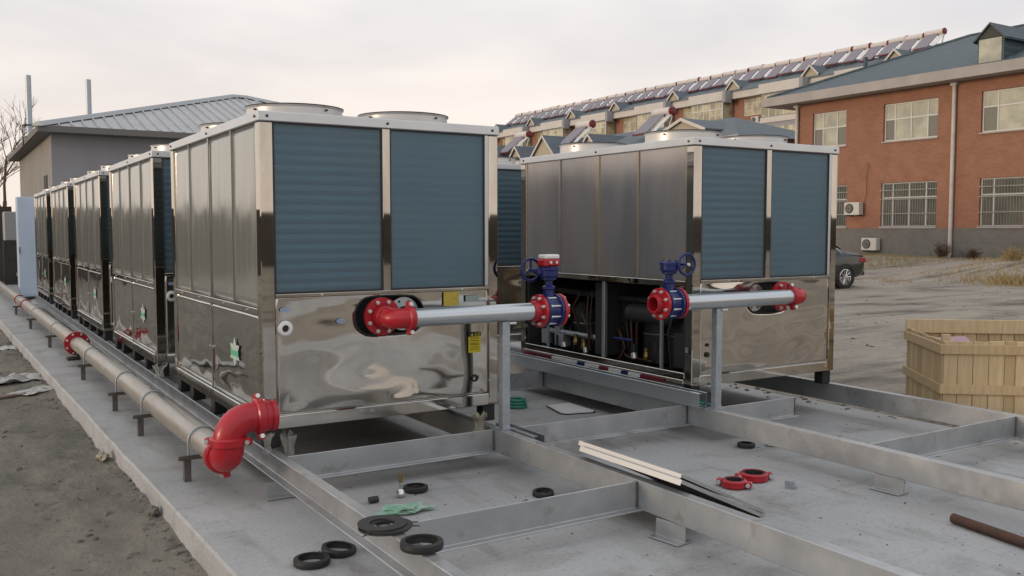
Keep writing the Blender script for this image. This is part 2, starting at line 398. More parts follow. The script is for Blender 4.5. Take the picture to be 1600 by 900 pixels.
# ================================================================== SETTING
def axis_list(stops):
    out = [stops[0][0]]
    for (a, st), (b, _) in zip(stops, stops[1:]):
        n = max(1, round((b-a)/st)); out += [a+(b-a)*(i+1)/n for i in range(n)]
    return out
def ground_h(x, y):
    d = math.hypot(x, y)
    amp = .02 if d < 40 else .03
    h = amp*noise.noise(Vector((x*.8, y*.8, 0)))+.012*noise.noise(Vector((x*3.1, y*3.1, 4)))
    if x < 4: base = -.135
    elif x < 7: base = -.10
    else: base = -.045
    if x > 9: base = -.045+.035*min(1, (x-9)/8)
    if x > 29 and y < 60: base += .33*max(0, min(1, (x-29)/7))*(1+.5*noise.noise(Vector((x*.2, y*.25, 9))))
    # rubble mound in front of the brick building
    q = ((x-33.5)/3.2)**2+((y-18.2)/2.6)**2; base += .42*math.exp(-q*1.3)
    if x < 1.3 and y > 2:
        base += .05*noise.noise(Vector((x*1.3, y*.7, 2)))
        h += .026*noise.noise(Vector((x*5.5, y*4.5, 7)))+.016*abs(noise.noise(Vector((x*12, y*9, 1))))
    if 7.0 < x < 8.2: base -= .02
    return base+h
xs = axis_list([(-600, 80), (-120, 20), (-40, 4), (-8, .6), (-1.3, .055), (1.2, .5), (6.6, .2), (10, .8), (24, .7), (42, 4), (60, 20), (160, 80), (700, 80)])
ys = axis_list([(-500, 90), (-60, 10), (-6, 1), (3.4, .06), (9, .12), (14, .3), (26, .9), (40, 4), (60, 20), (160, 80), (800, 80)])
mb = MB(); nx = len(xs)
mb.add([(x, y, ground_h(x, y)) for y in ys for x in xs], [(j*nx+i, j*nx+i+1, (j+1)*nx+i+1, (j+1)*nx+i) for j in range(len(ys)-1) for i in range(nx-1)], True)
struct(mb.build('ground', 'ground', fix=False))

# concrete pad with a slightly ragged cast edge
mb = MB(); rr = random.Random(3)
left = []; y = -4.
while y < 33:
    t = (y-4.35)/(19.2-4.35); left.append((1.15-.28*max(-.3, t)+rr.uniform(-.004, .004)*(1+(rr.random() < .12)*2), y)); y += .35
right = [(7.12+rr.uniform(-.02, .02), y) for y in [i*.5-4 for i in range(int(32/.5))]]
n = min(len(left), 120); poly = left+right[::-1]
N = len(poly)
top = [(x, y, 0.) for x, y in poly]; ch = [(x-(.012 if i < len(left) else -.012), y, -.014) for i, (x, y) in enumerate(poly)]
bot = [(x-(.03 if i < len(left) else -.03), y, -.32) for i, (x, y) in enumerate(poly)]
mb.add(top+ch+bot, [tuple(range(N))]+[(k*N+i, k*N+(i+1) % N, (k+1)*N+(i+1) % N, (k+1)*N+i) for k in (0, 1) for i in range(N)])
struct(mb.build('pad', 'concrete'))

# ================================================================== STEEL BASE FRAME
def chan(z0, z1, web, side, fw=.065, t=.009):
    """C profile (q = horizontal coordinate): web face at `web`, flanges towards `side`"""
    s = side
    return [(web, z0), (web+s*fw, z0), (web+s*fw, z0+t), (web+s*t, z0+t), (web+s*t, z1-t), (web+s*fw, z1-t), (web+s*fw, z1), (web, z1)]
ZR0, ZR1 = .10, .262
def rail(x, y0, y1, side, label):
    o = MB().prism(chan(ZR0, ZR1, x, side), 'y', y0, y1).build('steel_rail', 'steel', bevel=.004)
    return tag(o, label, 'steel beam', 'long rails of the base frame')
rail(1.765, 1.2, 23.0, -1, 'long grey channel beam under the left edge of the left chiller row')
rail(3.245, 1.2, 23.0, 1, 'grey channel beam under the leaning metal sheets, right of the front chiller')
rail(5.02, 1.5, 13.5, 1, 'grey channel beam under the left side of the open sided chiller')
rail(6.80, 1.5, 13.5, 1, 'rearmost grey channel beam, running past the wooden crate')
def cross(x0, x1, y, label, z0=ZR0, z1=ZR1-.004):
    t = .009; fw = .06     # angle section: upright web, bottom flange towards -y
    poly = [(y, z0), (y, z0+t), (y+fw-t, z0+t), (y+fw-t, z1), (y+fw, z1), (y+fw, z0)]
    o = MB().prism(poly, 'x', x0, x1).build('cross_beam', 'steel', bevel=.003)
    rw = random.Random(int(x0*97+y*31))
    for e in (x0, x1):        # weld beads where the web meets the rails
        zz = [z0+.012+(z1-z0-.02)*k/12 for k in range(13)]
        MB().tube([(e+(.004 if e == x0 else -.004)+rw.uniform(-.001, .001), y+fw-t-.002, z_) for z_ in zz], [rw.uniform(.004, .0068) for _ in zz], 6).build('weld_bead', 'steel_dark', o)
    return tag(o, label, 'steel beam', 'cross members of the base frame')
cross(1.767, 3.243, 5.40, 'cross beam on the floor just in front of the front chiller, below its bottom edge')
cross(1.767, 3.243, 3.84, 'nearest cross beam, beside the rubber ring on the left rail')
cross(3.312, 5.018, 5.36, 'cross beam behind the leaning metal sheets, between the two chillers')
cross(5.09, 6.02, 5.14, 'short cut off cross beam in front of the open sided chiller')
cross(5.09, 6.798, 3.72, 'right hand cross beam meeting the rearmost rail near the crate')
cross(3.312, 5.018, 7.42, 'cross beam in the shade behind the white plate, under the valves')
for k, yy in enumerate((9.1, 12.4, 15.8)):
    cross(1.767, 3.243, yy, ['cross beam under the second chiller of the left row', 'cross beam under the third chiller of the left row', 'cross beam under the fourth chiller of the left row'][k])
def stub(x, y, rz, label, L=.2):
    poly = chan(0.004, ZR0-.002, -.03, 1, .055, .007)
    # lower flange turned outwards so the foot stands on a lip
    mb = MB().prism([(-.03, .012), (-.025, .098), (-.018, .098), (-.018, .012), (.03, .012), (.03, .004), (-.085, .004), (-.085, .012)], 'y', -L/2, L/2)
    o = mb.build('beam_foot', 'steel', bevel=.002, loc=(x, y, 0)); o.rotation_euler = (0, 0, rz)
    return tag(o, label, 'beam foot', 'short channel feet under the rails')
stub(3.27, 3.62, R(8), 'stubby steel foot under the beam junction beside the nearest cross beam')
stub(5.06, 3.58, R(4), 'stubby steel foot standing alone under the middle rail on the right')
stub(6.84, 3.52, R(2), 'stubby steel foot under the rearmost rail at the right edge')
stub(1.74, 5.52, R(88), 'stubby steel foot below the red elbow at the left rail')
stub(1.76, 9.0, R(3), 'stubby steel foot under the left rail below the second chiller')

# ================================================================== CHILLERS
W, LEN, H = 1.72, 2.56, 2.0
ZB = .3865
def coil_bar_mesh(x0, x1, h, depth):
    prof = [(depth, 0.0006)]+[(.0065+.0065*math.cos(2*PI*k/8), .0006+(h-.0012)*k/8) for k in range(9)]+[(depth, h-.0006)]
    return MB().prism(prof, 'x', x0, x1, True).mesh('coil_bar', 'coil')
def make_chiller(kind):
    open_side = kind == 'open'
    t = thing('chiller_unit', 'x', 'chiller')
    # dark core behind the skins
    c = MB()
    if open_side:
        c.box(.05, W-.02, .07, LEN-.02, .86, 1.93); c.box(1.0, W-.02, .07, LEN-.02, .02, .86); c.box(.03, 1.0, .07, LEN-.02, .0, .03); c.box(.03, 1.0, LEN-.10, LEN-.02, .03, .86); c.box(.03, 1.0, .07, .13, .03, .86)
        c.build('core', 'interior', t)
    else:
        c.box(.03, W-.02, .10, LEN-.02, .02, 1.93).build('core', 'dark', t)
    # posts
    p = .088
    for (x0, y0) in ((0, 0), (W-.075, 0), (0, LEN-p), (W-.075, LEN-p)):
        wd = p if x0 == 0 else .075
        MB().box(x0, x0+wd, y0, y0+p, 0.0, 1.934).build('corner_post', 'stainless_post', t, bevel=.006)
    # top cap with folded rim
    MB().box(-.008, W+.008, -.008, LEN+.008, 1.936, 2.0).build('top_frame', 'top_band', t, bevel=.006)
    bm_ = MB().cyl((0, 0, 0), (0, -.006, 0), .009, n=8).mesh('bolt', 'rubber_grey')
    for x in (.05, W/2, W-.05): obj('bolt', bm_, t, loc=(x, -.008, 1.968))
    bl = MB().cyl((0, 0, 0), (-.006, 0, 0), .009, n=8).mesh('bolt', 'rubber_grey')
    for y in (.06, LEN/2, LEN-.06): obj('bolt', bl, t, loc=(-.008, y, 1.968))
    # fan cowls on the roof
    for (x, y) in ((.44, .62), (1.27, .62), (.44, 1.92), (1.27, 1.92)):
        r = .325
        cw = MB().lathe([(r+.012, 0), (r+.004, .02), (r, .085), (r+.012, .097), (r-.02, .097), (r-.025, 0)], (x, y, 2.0), (0, 0, 1), 48).build('fan_cowl', 'offwhite', t)
        MB().lathe([(r+.010, .0975), (r+.012, .104), (r-.022, .104), (r-.020, .0975)], (x, y, 2.0), (0, 0, 1), 48).build('rim', 'rubber_grey', cw)
        g = MB()
        for k in range(1, 6): g.torus((x, y, 2.07), (0, 0, 1), r*k/6+.02, .004, 24, 4)
        for k in range(6):
            a = PI*k/6; g.cyl((x-r*math.cos(a), y-r*math.sin(a), 2.07), (x+r*math.cos(a), y+r*math.sin(a), 2.07), .004, n=4)
        g.build('fan_guard', 'rubber_grey', cw)
        MB().cyl((x, y, 2.002), (x, y, 2.004), r-.03, n=32).build('fan_well', 'dark', cw)
        for a in (R(200), R(290)):
            MB().cyl((x+(r)*math.cos(a), y+r*math.sin(a), 2.07), (x+(r+.016)*math.cos(a), y+(r+.016)*math.sin(a), 2.07), .007, n=8).build('clip', 'rubber', cw)
    # front coils
    zl, zh = .862, 1.93
    nb = 17; hb = (zh-zl)/nb; me = coil_bar_mesh(.094, .822, hb, .07)
    for k in range(nb): obj('coil_bar', me, t, loc=(0, .03, zl+k*hb))
    nb2 = 17; me2 = MB().prism([(.07, .0004), (.002, .0004), (0, hb*.5), (.002, hb-.0004), (.07, hb-.0004)], 'x', .884, 1.612).mesh('coil_bar', 'coil')
    for k in range(nb2): obj('coil_bar', me2, t, loc=(0, .034, zl+k*hb))
    MB().box(.826, .880, .000, .05, zl-.012, 1.9345).build('mullion', 'stainless_post', t, bevel=.003)
    MB().box(1.615, 1.644, .004, .05, zl, 1.9345).build('trim_strip', 'top_band', t, bevel=.003)
    # dark gasket lines round the coil openings, and wire screens
    f = MB()
    for (a, b) in ((.089, .825), (.881, 1.614)):
        f.box(a, a+.008, .006, .03, zl, 1.934); f.box(b-.008, b, .006, .03, zl, 1.934); f.box(a+.008, b-.008, .006, .03, zl, zl+.008); f.box(a+.008, b-.008, .006, .03, 1.926, 1.934)
    f.build('screen_frame', 'rubber_grey', t)
    MB().box(.097, .817, .014, .016, zl+.008, 1.926).build('wire_screen', 'wire_screen', t)
    MB().box(.889, 1.606, .014, .016, zl+.008, 1.926).build('wire_screen', 'wire_screen', t)
    MB().box(.088, W-.075, -.004, .03, .835, .858).build('sill', 'stainless_post', t, bevel=.003)
    for x in (.39, 1.42): obj('bolt', MB().cyl((0, 0, 0), (0, -.007, 0), .007, n=8).mesh('bolt', 'bolt'), t, loc=(x, -.004, .848))
    # lower front sheet with the oval pipe opening
    ho = (.873, .69, .122, .132)
    fp = wavy('front_panel', 'stainless', .088, W-.075, .085, .834, 'front', .0068, .52, 3.3 if not open_side else 8.1, hole=ho, parent=t)
    fp.location = (0, .010, 0)
    # black rubber edging round the opening
    pts = []
    for i in range(49):
        a = 2*PI*i/48; dx, dz = math.cos(a), math.sin(a)
        pts.append((ho[0]+math.copysign(ho[2], dx)*min(1, abs(dx)*3)+ho[3]*dx, .008, ho[1]+ho[3]*dz))
    MB().tube(pts, .007, 6, caps=False).build('edge_trim', 'rubber', t)
    MB().box(.0882, W-.0752, .002, .05, .0, .083).build('bottom_lip', 'stainless', t, bevel=.004)
    # pale blank pipe flange seen in the free half of the opening
    gx = .995 if not open_side else .755
    fl = MB().lathe([(.115, 0), (.115, .02), (.052, .02), (.052, 0)], (gx, .07, .69), (0, -1, 0), 32).build('pipe_flange', 'galvanised', t)
    MB().cyl((gx, .07, .69), (gx, .052, .69), .05, n=24).build('bore', 'rubber', fl)
    for k in range(8):
        a = R(22.5+45*k); MB().cyl((gx+.09*math.cos(a), .051, .69+.09*math.sin(a)), (gx+.09*math.cos(a), .049, .69+.09*math.sin(a)), .009, n=8).build('bolt_hole', 'rubber', fl)
    # left long side
    if kind == 'blue':
        meb = MB().prism([(.07, .003), (.008, .003), (0, hb*.5), (.008, hb-.003), (.07, hb-.003)], 'y', .09, LEN-.09).mesh('coil_bar', 'coil')
        for k in range(nb): obj('coil_bar', meb, t, loc=(.008, 0, zl+k*hb))
        MB().box(.004, .006, .09, LEN-.09, zl, zh).build('wire_screen', 'wire_screen', t)
        wavy('side_panel', 'stainless_side', .09, LEN-.09, .09, .84, 'left', .004, .5, 2.2, parent=t).location = (.012, 0, 0)
    elif open_side:
        ed = [.092, .70, 1.27, 1.87, LEN-.092]
        for k in range(4):
            MB().box(.012, .02, ed[k]+.018, ed[k+1]-.018, .852, 1.934).build('side_mesh_panel', 'side_mesh_brown', t)
        for y, wd in ((.70, .016), (1.27, .03), (1.87, .016)):
            MB().box(.0, .024, y-wd, y+wd, .852, 1.934).build('mullion', 'mullion_tan', t, bevel=.002)
        for y in (.10, LEN-.10): MB().box(.006, .024, y-.012, y+.012, .852, 1.934).build('trim_strip', 'mullion_tan', t)
        MB().box(-.004, .05, .088, LEN-.088, .80, .85).build('side_sill', 'stainless_post', t, bevel=.004)
        MB().box(-.012, .04, .0885, LEN-.0885, .0, .045).build('side_rail', 'stainless_post', t, bevel=.004)
        MB().box(-.002, .05, .0885, LEN-.0885, .050, .10).build('side_rail', 'stainless_post', t, bevel=.004)
        # machinery seen through the open bay
        MB().box(.02, .055, 1.17, 1.215, .10, .80).build('strut', 'galvanised', t, bevel=.003)
        MB().box(.03, .05, .40, .425, .10, .80).build('strut', 'galvanised_dull', t)
        MB().box(.03, .05, 2.10, 2.125, .10, .80).build('strut', 'galvanised_dull', t)
        MB().box(.10, .30, 1.26, 1.42, .10, .78).build('electrical_box', 'rubber_grey', t, bevel=.005)
        for (x, y, r, h) in ((.42, 1.95, .15, .52), (.42, 1.62, .13, .48), (.45, .92, .14, .5), (.45, .55, .15, .52)):
            cp = MB().lathe([(0, 0), (r, .01), (r, h-.09), (r*.6, h-.02), (0, h)], (x, y, .05), (0, 0, 1), 20, closed=False).build('compressor', 'interior', t)
            MB().torus((x, y, .05+h*.55), (0, 0, 1), r, .006, 20, 5).build('band', 'galvanised_dull', cp)
        MB().lathe([(0, 0), (.06, .01), (.085, .05), (.085, .6), (.06, .64), (0, .65)], (.22, .42, .52), (0, 1, 0), 20, closed=False).build('receiver_tank', 'rubber_grey', t)
        for (pts, r, mm) in (([(.2, .93, .10), (.2, .93, .42), (.24, .88, .52), (.3, .80, .56)], .012, 'copper'),
                             ([(.18, .96, .10), (.18, .98, .34), (.2, 1.02, .48), (.3, 1.05, .62)], .010, 'copper'),
                             ([(.12, .62, .12), (.12, .95, .125), (.16, 1.05, .14)], .012, 'copper'),
                             ([(.14, 1.55, .12), (.14, 1.60, .4), (.2, 1.66, .62)], .010, 'copper'),
                             ([(.2, 1.80, .3), (.14, 1.84, .5), (.2, 1.78, .66)], .012, 'copper'),
                             ([(.1, 1.12, .28), (.1, .86, .285)], .014, 'blue'),
                             ([(.1, 1.46, .7), (.08, 1.47, .4), (.1, 1.45, .2)], .006, 'rubber_grey')):
            MB().tube(pts, r, 8).build('refrigerant_pipe', mm, t)
        rq = random.Random(4)
        for k in range(9):
            y_ = rq.uniform(.2, 2.3); z_ = rq.uniform(.2, .7); x_ = rq.uniform(.12, .35)
            MB().tube([(x_, y_, .08), (x_+rq.uniform(-.05, .05), y_+rq.uniform(-.05, .05), z_*.6), (x_, y_+rq.uniform(-.1, .1), z_), (x_+.2, y_+rq.uniform(-.3, .3), z_+.05)], rq.choice((.006, .010, .016)), 8).build('refrigerant_pipe', rq.choice(('galvanised_dull', 'rubber_grey', 'rubber_grey', 'copper')), t)
        for k in range(5):
            y_ = rq.uniform(.2, 2.3); MB().box(.14, .14+rq.uniform(.05, .12), y_, y_+rq.uniform(.05, .14), .10, rq.uniform(.2, .45)).build('control_box', rq.choice(('galvanised_dull', 'rubber_grey')), t, bevel=.006)
        MB().cyl((.25, .2, .62), (.25, 2.4, .66), .035, n=14).build('refrigerant_pipe', 'rubber_grey', t)
        MB().cyl((.18, 1.45, .24), (.18, 2.3, .24), .028, n=14).build('refrigerant_pipe', 'galvanised_dull', t)
        for (x, y, z) in ((.12, .70, .13), (.12, 1.75, .15), (.12, 1.62, .12)):
            MB().lathe([(0, 0), (.022, 0), (.03, .03), (.018, .07), (.026, .10), (0, .11)], (x, y, z), (0, 0, 1), 12, closed=False).build('service_valve', 'brass', t)
        for (x, y, z, r) in ((.07, .80, .16, .028), (.07, 1.52, .13, .022), (.09, 1.9, .14, .03)):
            MB().lathe([(0, 0), (r, .004), (r, .05), (0, .06)], (x, y, z-.03), (0, .3, 1), 10, closed=False).build('fitting', 'bolt', t)
    else:
        for (a, b) in ((.090, 1.272), (1.296, LEN-.090)):
            wavy('side_mesh_panel', 'side_mesh', a, b, .768, 1.934, 'left', .0035, .55, a*3+1, nu=20, nv=20, parent=t).location = (.012, 0, 0)
            wavy('side_panel', 'stainless_side', a, b, .094, .724, 'left', .005, .45, a*5+2, nu=30, nv=20, parent=t).location = (.010, 0, 0)
        for y, wd in ((.66, .008), (1.284, .0115), (1.90, .006)):
            MB().box(.0, .02, y-wd, y+wd, .769, 1.934).build('mullion', 'side_mesh', t)
        MB().box(-.006, .03, .0885, LEN-.0885, .726, .766).build('side_sill', 'stainless_post', t, bevel=.004)
        MB().box(.0, .02, 1.274, 1.294, .094, .724).build('seam_strip', 'stainless_side', t, bevel=.002)
        MB().box(-.010, .04, .0885, LEN-.0885, .0, .090).build('side_rail', 'stainless_side', t, bevel=.006)
        for y in (1.25, 1.32): obj('bolt', MB().cyl((0, 0, 0), (-.012, 0, 0), .008, n=8).mesh('bolt', 'bolt'), t, loc=(.008, y, .40))
        for y in (.3, .9, 1.6, 2.2): obj('bolt', MB().cyl((0, 0, 0), (-.008, 0, 0), .007, n=8).mesh('bolt', 'bolt'), t, loc=(-.006, y, .746))
        # star shaped sticker on the lower side sheet
        st = []
        for k in range(12):
            a = 2*PI*k/12+PI/2; r = .098 if k % 2 == 0 else .056
            st.append((.64+r*math.cos(a)*1.35, .43+r*1.05*math.sin(a)))
        s_ = MB().prism(st, 'x', -.003, -.0015).build('sticker', 'label_pale', t)
        MB().box(-.0045, -.0032, .545, .735, .402, .440).build('sticker_band', 'label_green', s_)
    # right and rear sides
    MB().box(W-.02, W-.008, .088, LEN-.088, .0, 1.934).build('rear_panel', 'side_mesh', t)
    MB().box(.088, W-.075, LEN-.02, LEN-.008, .0, 1.934).build('rear_panel', 'stainless_side', t)
    # rubber feet
    for x in (.015, W-.115):
        for y in (.02, .62, 1.30, 1.98, LEN-.12):
            ft = MB().box(x, x+.10, y, y+.10, -.122, -.002).build('foot', 'rubber', t, bevel=.006)
    # small drain port and oval stickers
    if not open_side:
        pr = MB().lathe([(.046, 0), (.050, .012), (.040, .022), (.024, .024), (.022, .006)], (.145, .004, .64), (0, -1, 0), 24).build('drain_port', 'white_plastic', t)
        MB().cyl((.145, .003, .64), (.145, -.004, .64), .021, n=20).build('bore', 'rubber', pr)
        for (x, z) in ((.147, .759), (.521, .668)):
            e = [(x+.034*math.cos(2*PI*k/16), z+.016*math.sin(2*PI*k/16)) for k in range(16)]
            s_ = MB().prism(e, 'y', -.0028, -.0016).build('sticker', 'label_blue', t)
            MB().box(x-.02, x+.02, -.0042, -.0030, z-.004, z+.004).build('sticker_band', 'label_grey', s_)
    else:
        for (z, r) in ((.33, .014), (.25, .022)):
            MB().cyl((.17, .004, z), (.17, -.004, z), r, n=16).build('bolt_hole', 'rubber', t)
    return t

A0 = (1.687, 5.663, ZB); PITCH = 3.355
ca = make_chiller('closed')
grp = 'stainless chillers in the left row'
lab = ['nearest stainless chiller with two blue coil panels and red elbow at its front',
       'second stainless chiller from the front in the left row', 'third stainless chiller from the front in the left row',
       'fourth stainless chiller from the front in the left row', 'last stainless chiller of the left row, beside the pale blue cabinet']
for i in range(5):
    c = ca if i == 0 else copy_tree(ca)
    c.location = (A0[0], A0[1]+PITCH*i, ZB); tag(c, lab[i], 'chiller', grp)
# labels only the front unit shows
wl = MB().box(1.472, 1.572, -.0045, -.0030, .39, .506).build('warning_label', 'yellow', ca); wl['label'] = 'yellow warning label with black header'
MB().box(1.472, 1.572, -.0060, -.0046, .507, .536).build('label_header', 'black_print', ca)
MB().prism([(1.488, .512), (1.512, .512), (1.500, .532)], 'y', -.0072, -.0062).build('warning_triangle', 'yellow', wl)
for x in (1.522, 1.546):
    g = MB(); g.box(x, x+.017, -.0072, -.0062, .528, .531); g.box(x, x+.017, -.0072, -.0062, .519, .522); g.box(x, x+.017, -.0072, -.0062, .511, .514); g.box(x+.007, x+.010, -.0076, -.0062, .511, .531)
    g.build('lettering', 'yellow', wl)
g = MB()
for z in (.492, .474, .456, .446, .428, .412): g.box(1.486, 1.556, -.0056, -.0046, z, z+.0035)
g.build('lettering', 'black_print', wl)
MB().box(1.275, 1.395, -.0045, -.0030, .735, .833).build('rating_label', 'yellow_label', ca)
MB().box(1.45, 1.56, -.0045, -.0030, .755, .80).build('sticker', 'label_grey', ca)
MB().torus((1.525, -.004, .205), (0, 1, 0), .021, .006, 20, 6).build('grommet', 'rubber', ca)

cb = make_chiller('open'); cb.location = (5.089, 5.44, ZB)
tag(cb, 'right hand chiller with its lower side open, showing the machinery inside', 'chiller')
cc = make_chiller('blue'); cc.location = (5.06, 8.75, ZB)
tag(cc, 'chiller with blue coil sides glimpsed between the two front chillers', 'chiller')

# ================================================================== PIPES AND VALVES
def arc(c, u, v, r, n=10, a0=0, a1=PI/2):
    c, u, v = Vector(c), Vector(u), Vector(v)
    return [c+u*r*math.cos(a0+(a1-a0)*i/n)+v*r*math.sin(a0+(a1-a0)*i/n) for i in range(n+1)]
def flange(o, d, t, r=.122, th=.024, bore=.055, bolts=8, rb=.097, hub=.0, mname='red', parent=None, bside=1, a0=22.5, hubr=.075):
    o, d = Vector(o), Vector(d).normalized()
    prof = [(bore, 0), (r, 0), (r, th), (hubr, th), (bore+.012, th+hub), (bore, th+hub)] if hub else [(bore, 0), (r, 0), (r, th), (bore, th)]
    f = MB().lathe(prof, o, d, 32).build('flange', mname, t)
    _, a, b = MB().frame(d)
    for k in range(bolts):
        an = R(a0+360/bolts*k); p = o+(a*math.cos(an)+b*math.sin(an))*rb
        m_ = MB()
        if bside > 0: m_.cyl(p+d*th, p+d*(th+.013), .0145, n=6).cyl(p+d*(th+.013), p+d*(th+.024), .008, n=8)
        else: m_.cyl(p, p-d*.012, .0125, n=6).cyl(p-d*.012, p-d*.022, .007, n=8)
        m_.build('bolt', 'bolt', f)
    return f
def coupling(o, d, t, r=.068, name='coupling', ears=((0, 1),), bore=None, wd=.05, mname='red', er=0.):
    """grooved clamp: two half shells with bolted ears"""
    o, d = Vector(o), Vector(d).normalized(); _, a, b = MB().frame(d)
    bore = r-.012 if bore is None else bore
    a, b = a*math.cos(er)+b*math.sin(er), b*math.cos(er)-a*math.sin(er)
    f = MB().lathe([(bore, -wd/2), (r, -wd/2), (r+.012, -wd/2+.008), (r+.012, wd/2-.008), (r, wd/2), (bore, wd/2)], o, d, 28).build(name, mname, t)
    for s in (-1, 1):
        e = (a*s); p = o+e*(r+.016)
        q = [p+e*x+d*y+b*z for z in (-.022, .022) for x, y in ((-.02, -wd*.36), (.026, -wd*.36), (.026, wd*.36), (-.02, wd*.36))]
        MB().hexa(q).build('ear', mname, f, bevel=.005)
        MB().cyl(p+e*.008-b*.036, p+e*.008+b*.036, .009, n=8).cyl(p+e*.008+b*.022, p+e*.008+b*.034, .015, n=6).cyl(p+e*.008-b*.022, p+e*.008-b*.034, .015, n=6).build('bolt', 'bolt', f)
    return f

# --- spool from the front chiller
ya, za = 5.40, 1.076
ps = thing('pipe_spool', 'galvanised pipe with red elbow coming out of the nearest chiller', 'pipe', (2.475, ya, .262))
def rel(t, pts): return [Vector(p)-t.location for p in pts]
o0 = ps.location
MB().tube(rel(ps, [(2.475, 5.60, za), (2.475, 5.50, za)]+arc((2.56, 5.485, za), (-1, 0, 0), (0, -1, 0), .085)+[(2.575, ya, za)]), .066, 24).build('elbow', 'red', ps)
coupling(Vector((2.578, ya, za))-o0, (1, 0, 0), ps, r=.068, wd=.05, bore=.058, er=R(85))
MB().lathe([(.040, 0), (.078, 0), (.073, .05), (.062, .06)], Vector((2.475, 5.59, za))-o0, (0, -1, 0), 28).build('elbow_hub', 'red', ps)
flange(Vector((2.475, 5.625, za))-o0, (0, -1, 0), ps, r=.126, rb=.102, bore=.05, th=.028)
MB().cyl(Vector((2.590, ya, za))-o0, Vector((3.535, ya, za))-o0, .0605, n=40).build('pipe', 'galvanised', ps)
flange(Vector((3.60, ya, za))-o0, (-1, 0, 0), ps, r=.118, rb=.096, hub=.055, hubr=.078, bore=.058)
flange(Vector((3.742, ya, za))-o0, (1, 0, 0), ps, r=.118, rb=.096, hub=.05, hubr=.078, bore=.05)
# upright strut carrying it
def strut_post(x, y, z0, z1, label):
    t = thing('strut_post', label, 'post', (x, y, z0), 0, 'galvanised posts under the valve pipes')
    MB().prism([(-.03, -.028), (.03, -.028), (.03, .028), (.012, .028), (.012, .022), (.024, .022), (.024, -.022), (-.024, -.022), (-.024, .022), (-.012, .022), (-.012, .028), (-.03, .028)], 'z', .006, z1-z0).build('post', 'galvanised_dull', t, bevel=.002)
    MB().box(-.05, .05, -.05, .05, .0, .006).build('base_plate', 'galvanised_dull', t)
    MB().cyl((.02, -.03, z1-z0-.012), (.075, -.03, z1-z0-.012), .010, n=8).build('bolt', 'bolt', t)
    return t
strut_post(3.30, ya, ZR1+.002, za-.060, 'galvanised post holding up the pipe of the nearest chiller')
# --- spool of the right chiller
yb, zb = 5.15, 1.105
pb = thing('pipe_spool', 'galvanised pipe with red elbow entering the open sided chiller', 'pipe', (5.3, yb, .262)); o1 = pb.location
MB().cyl(Vector((4.70, yb, zb))-o1, Vector((5.90, yb, zb))-o1, .0605, n=40).build('pipe', 'galvanised', pb)
MB().tube(rel(pb, [(5.895, yb, zb), (5.93, yb, zb)]+arc((5.945, 5.275, zb), (0, -1, 0), (1, 0, 0), .125)+[(6.07, 5.38, zb)]), .066, 24).build('elbow', 'red', pb)
coupling(Vector((5.905, yb, zb))-o1, (1, 0, 0), pb, r=.068, wd=.05, bore=.058, er=R(75))
flange(Vector((6.07, 5.41, zb-.02))-o1, (0, -1, 0), pb, r=.126, rb=.102, bore=.05, th=.028)
flange(Vector((4.655, yb, zb))-o1, (1, 0, 0), pb, r=.118, rb=.096, hub=.03, hubr=.075, bore=.058)
fo = flange(Vector((4.505, yb, zb))-o1, (-1, 0, 0), pb, r=.118, rb=.096, hub=.055, hubr=.07, bore=.052)
strut_post(5.075, yb, ZR1+.002, zb-.060, 'galvanised post holding up the pipe of the open sided chiller')
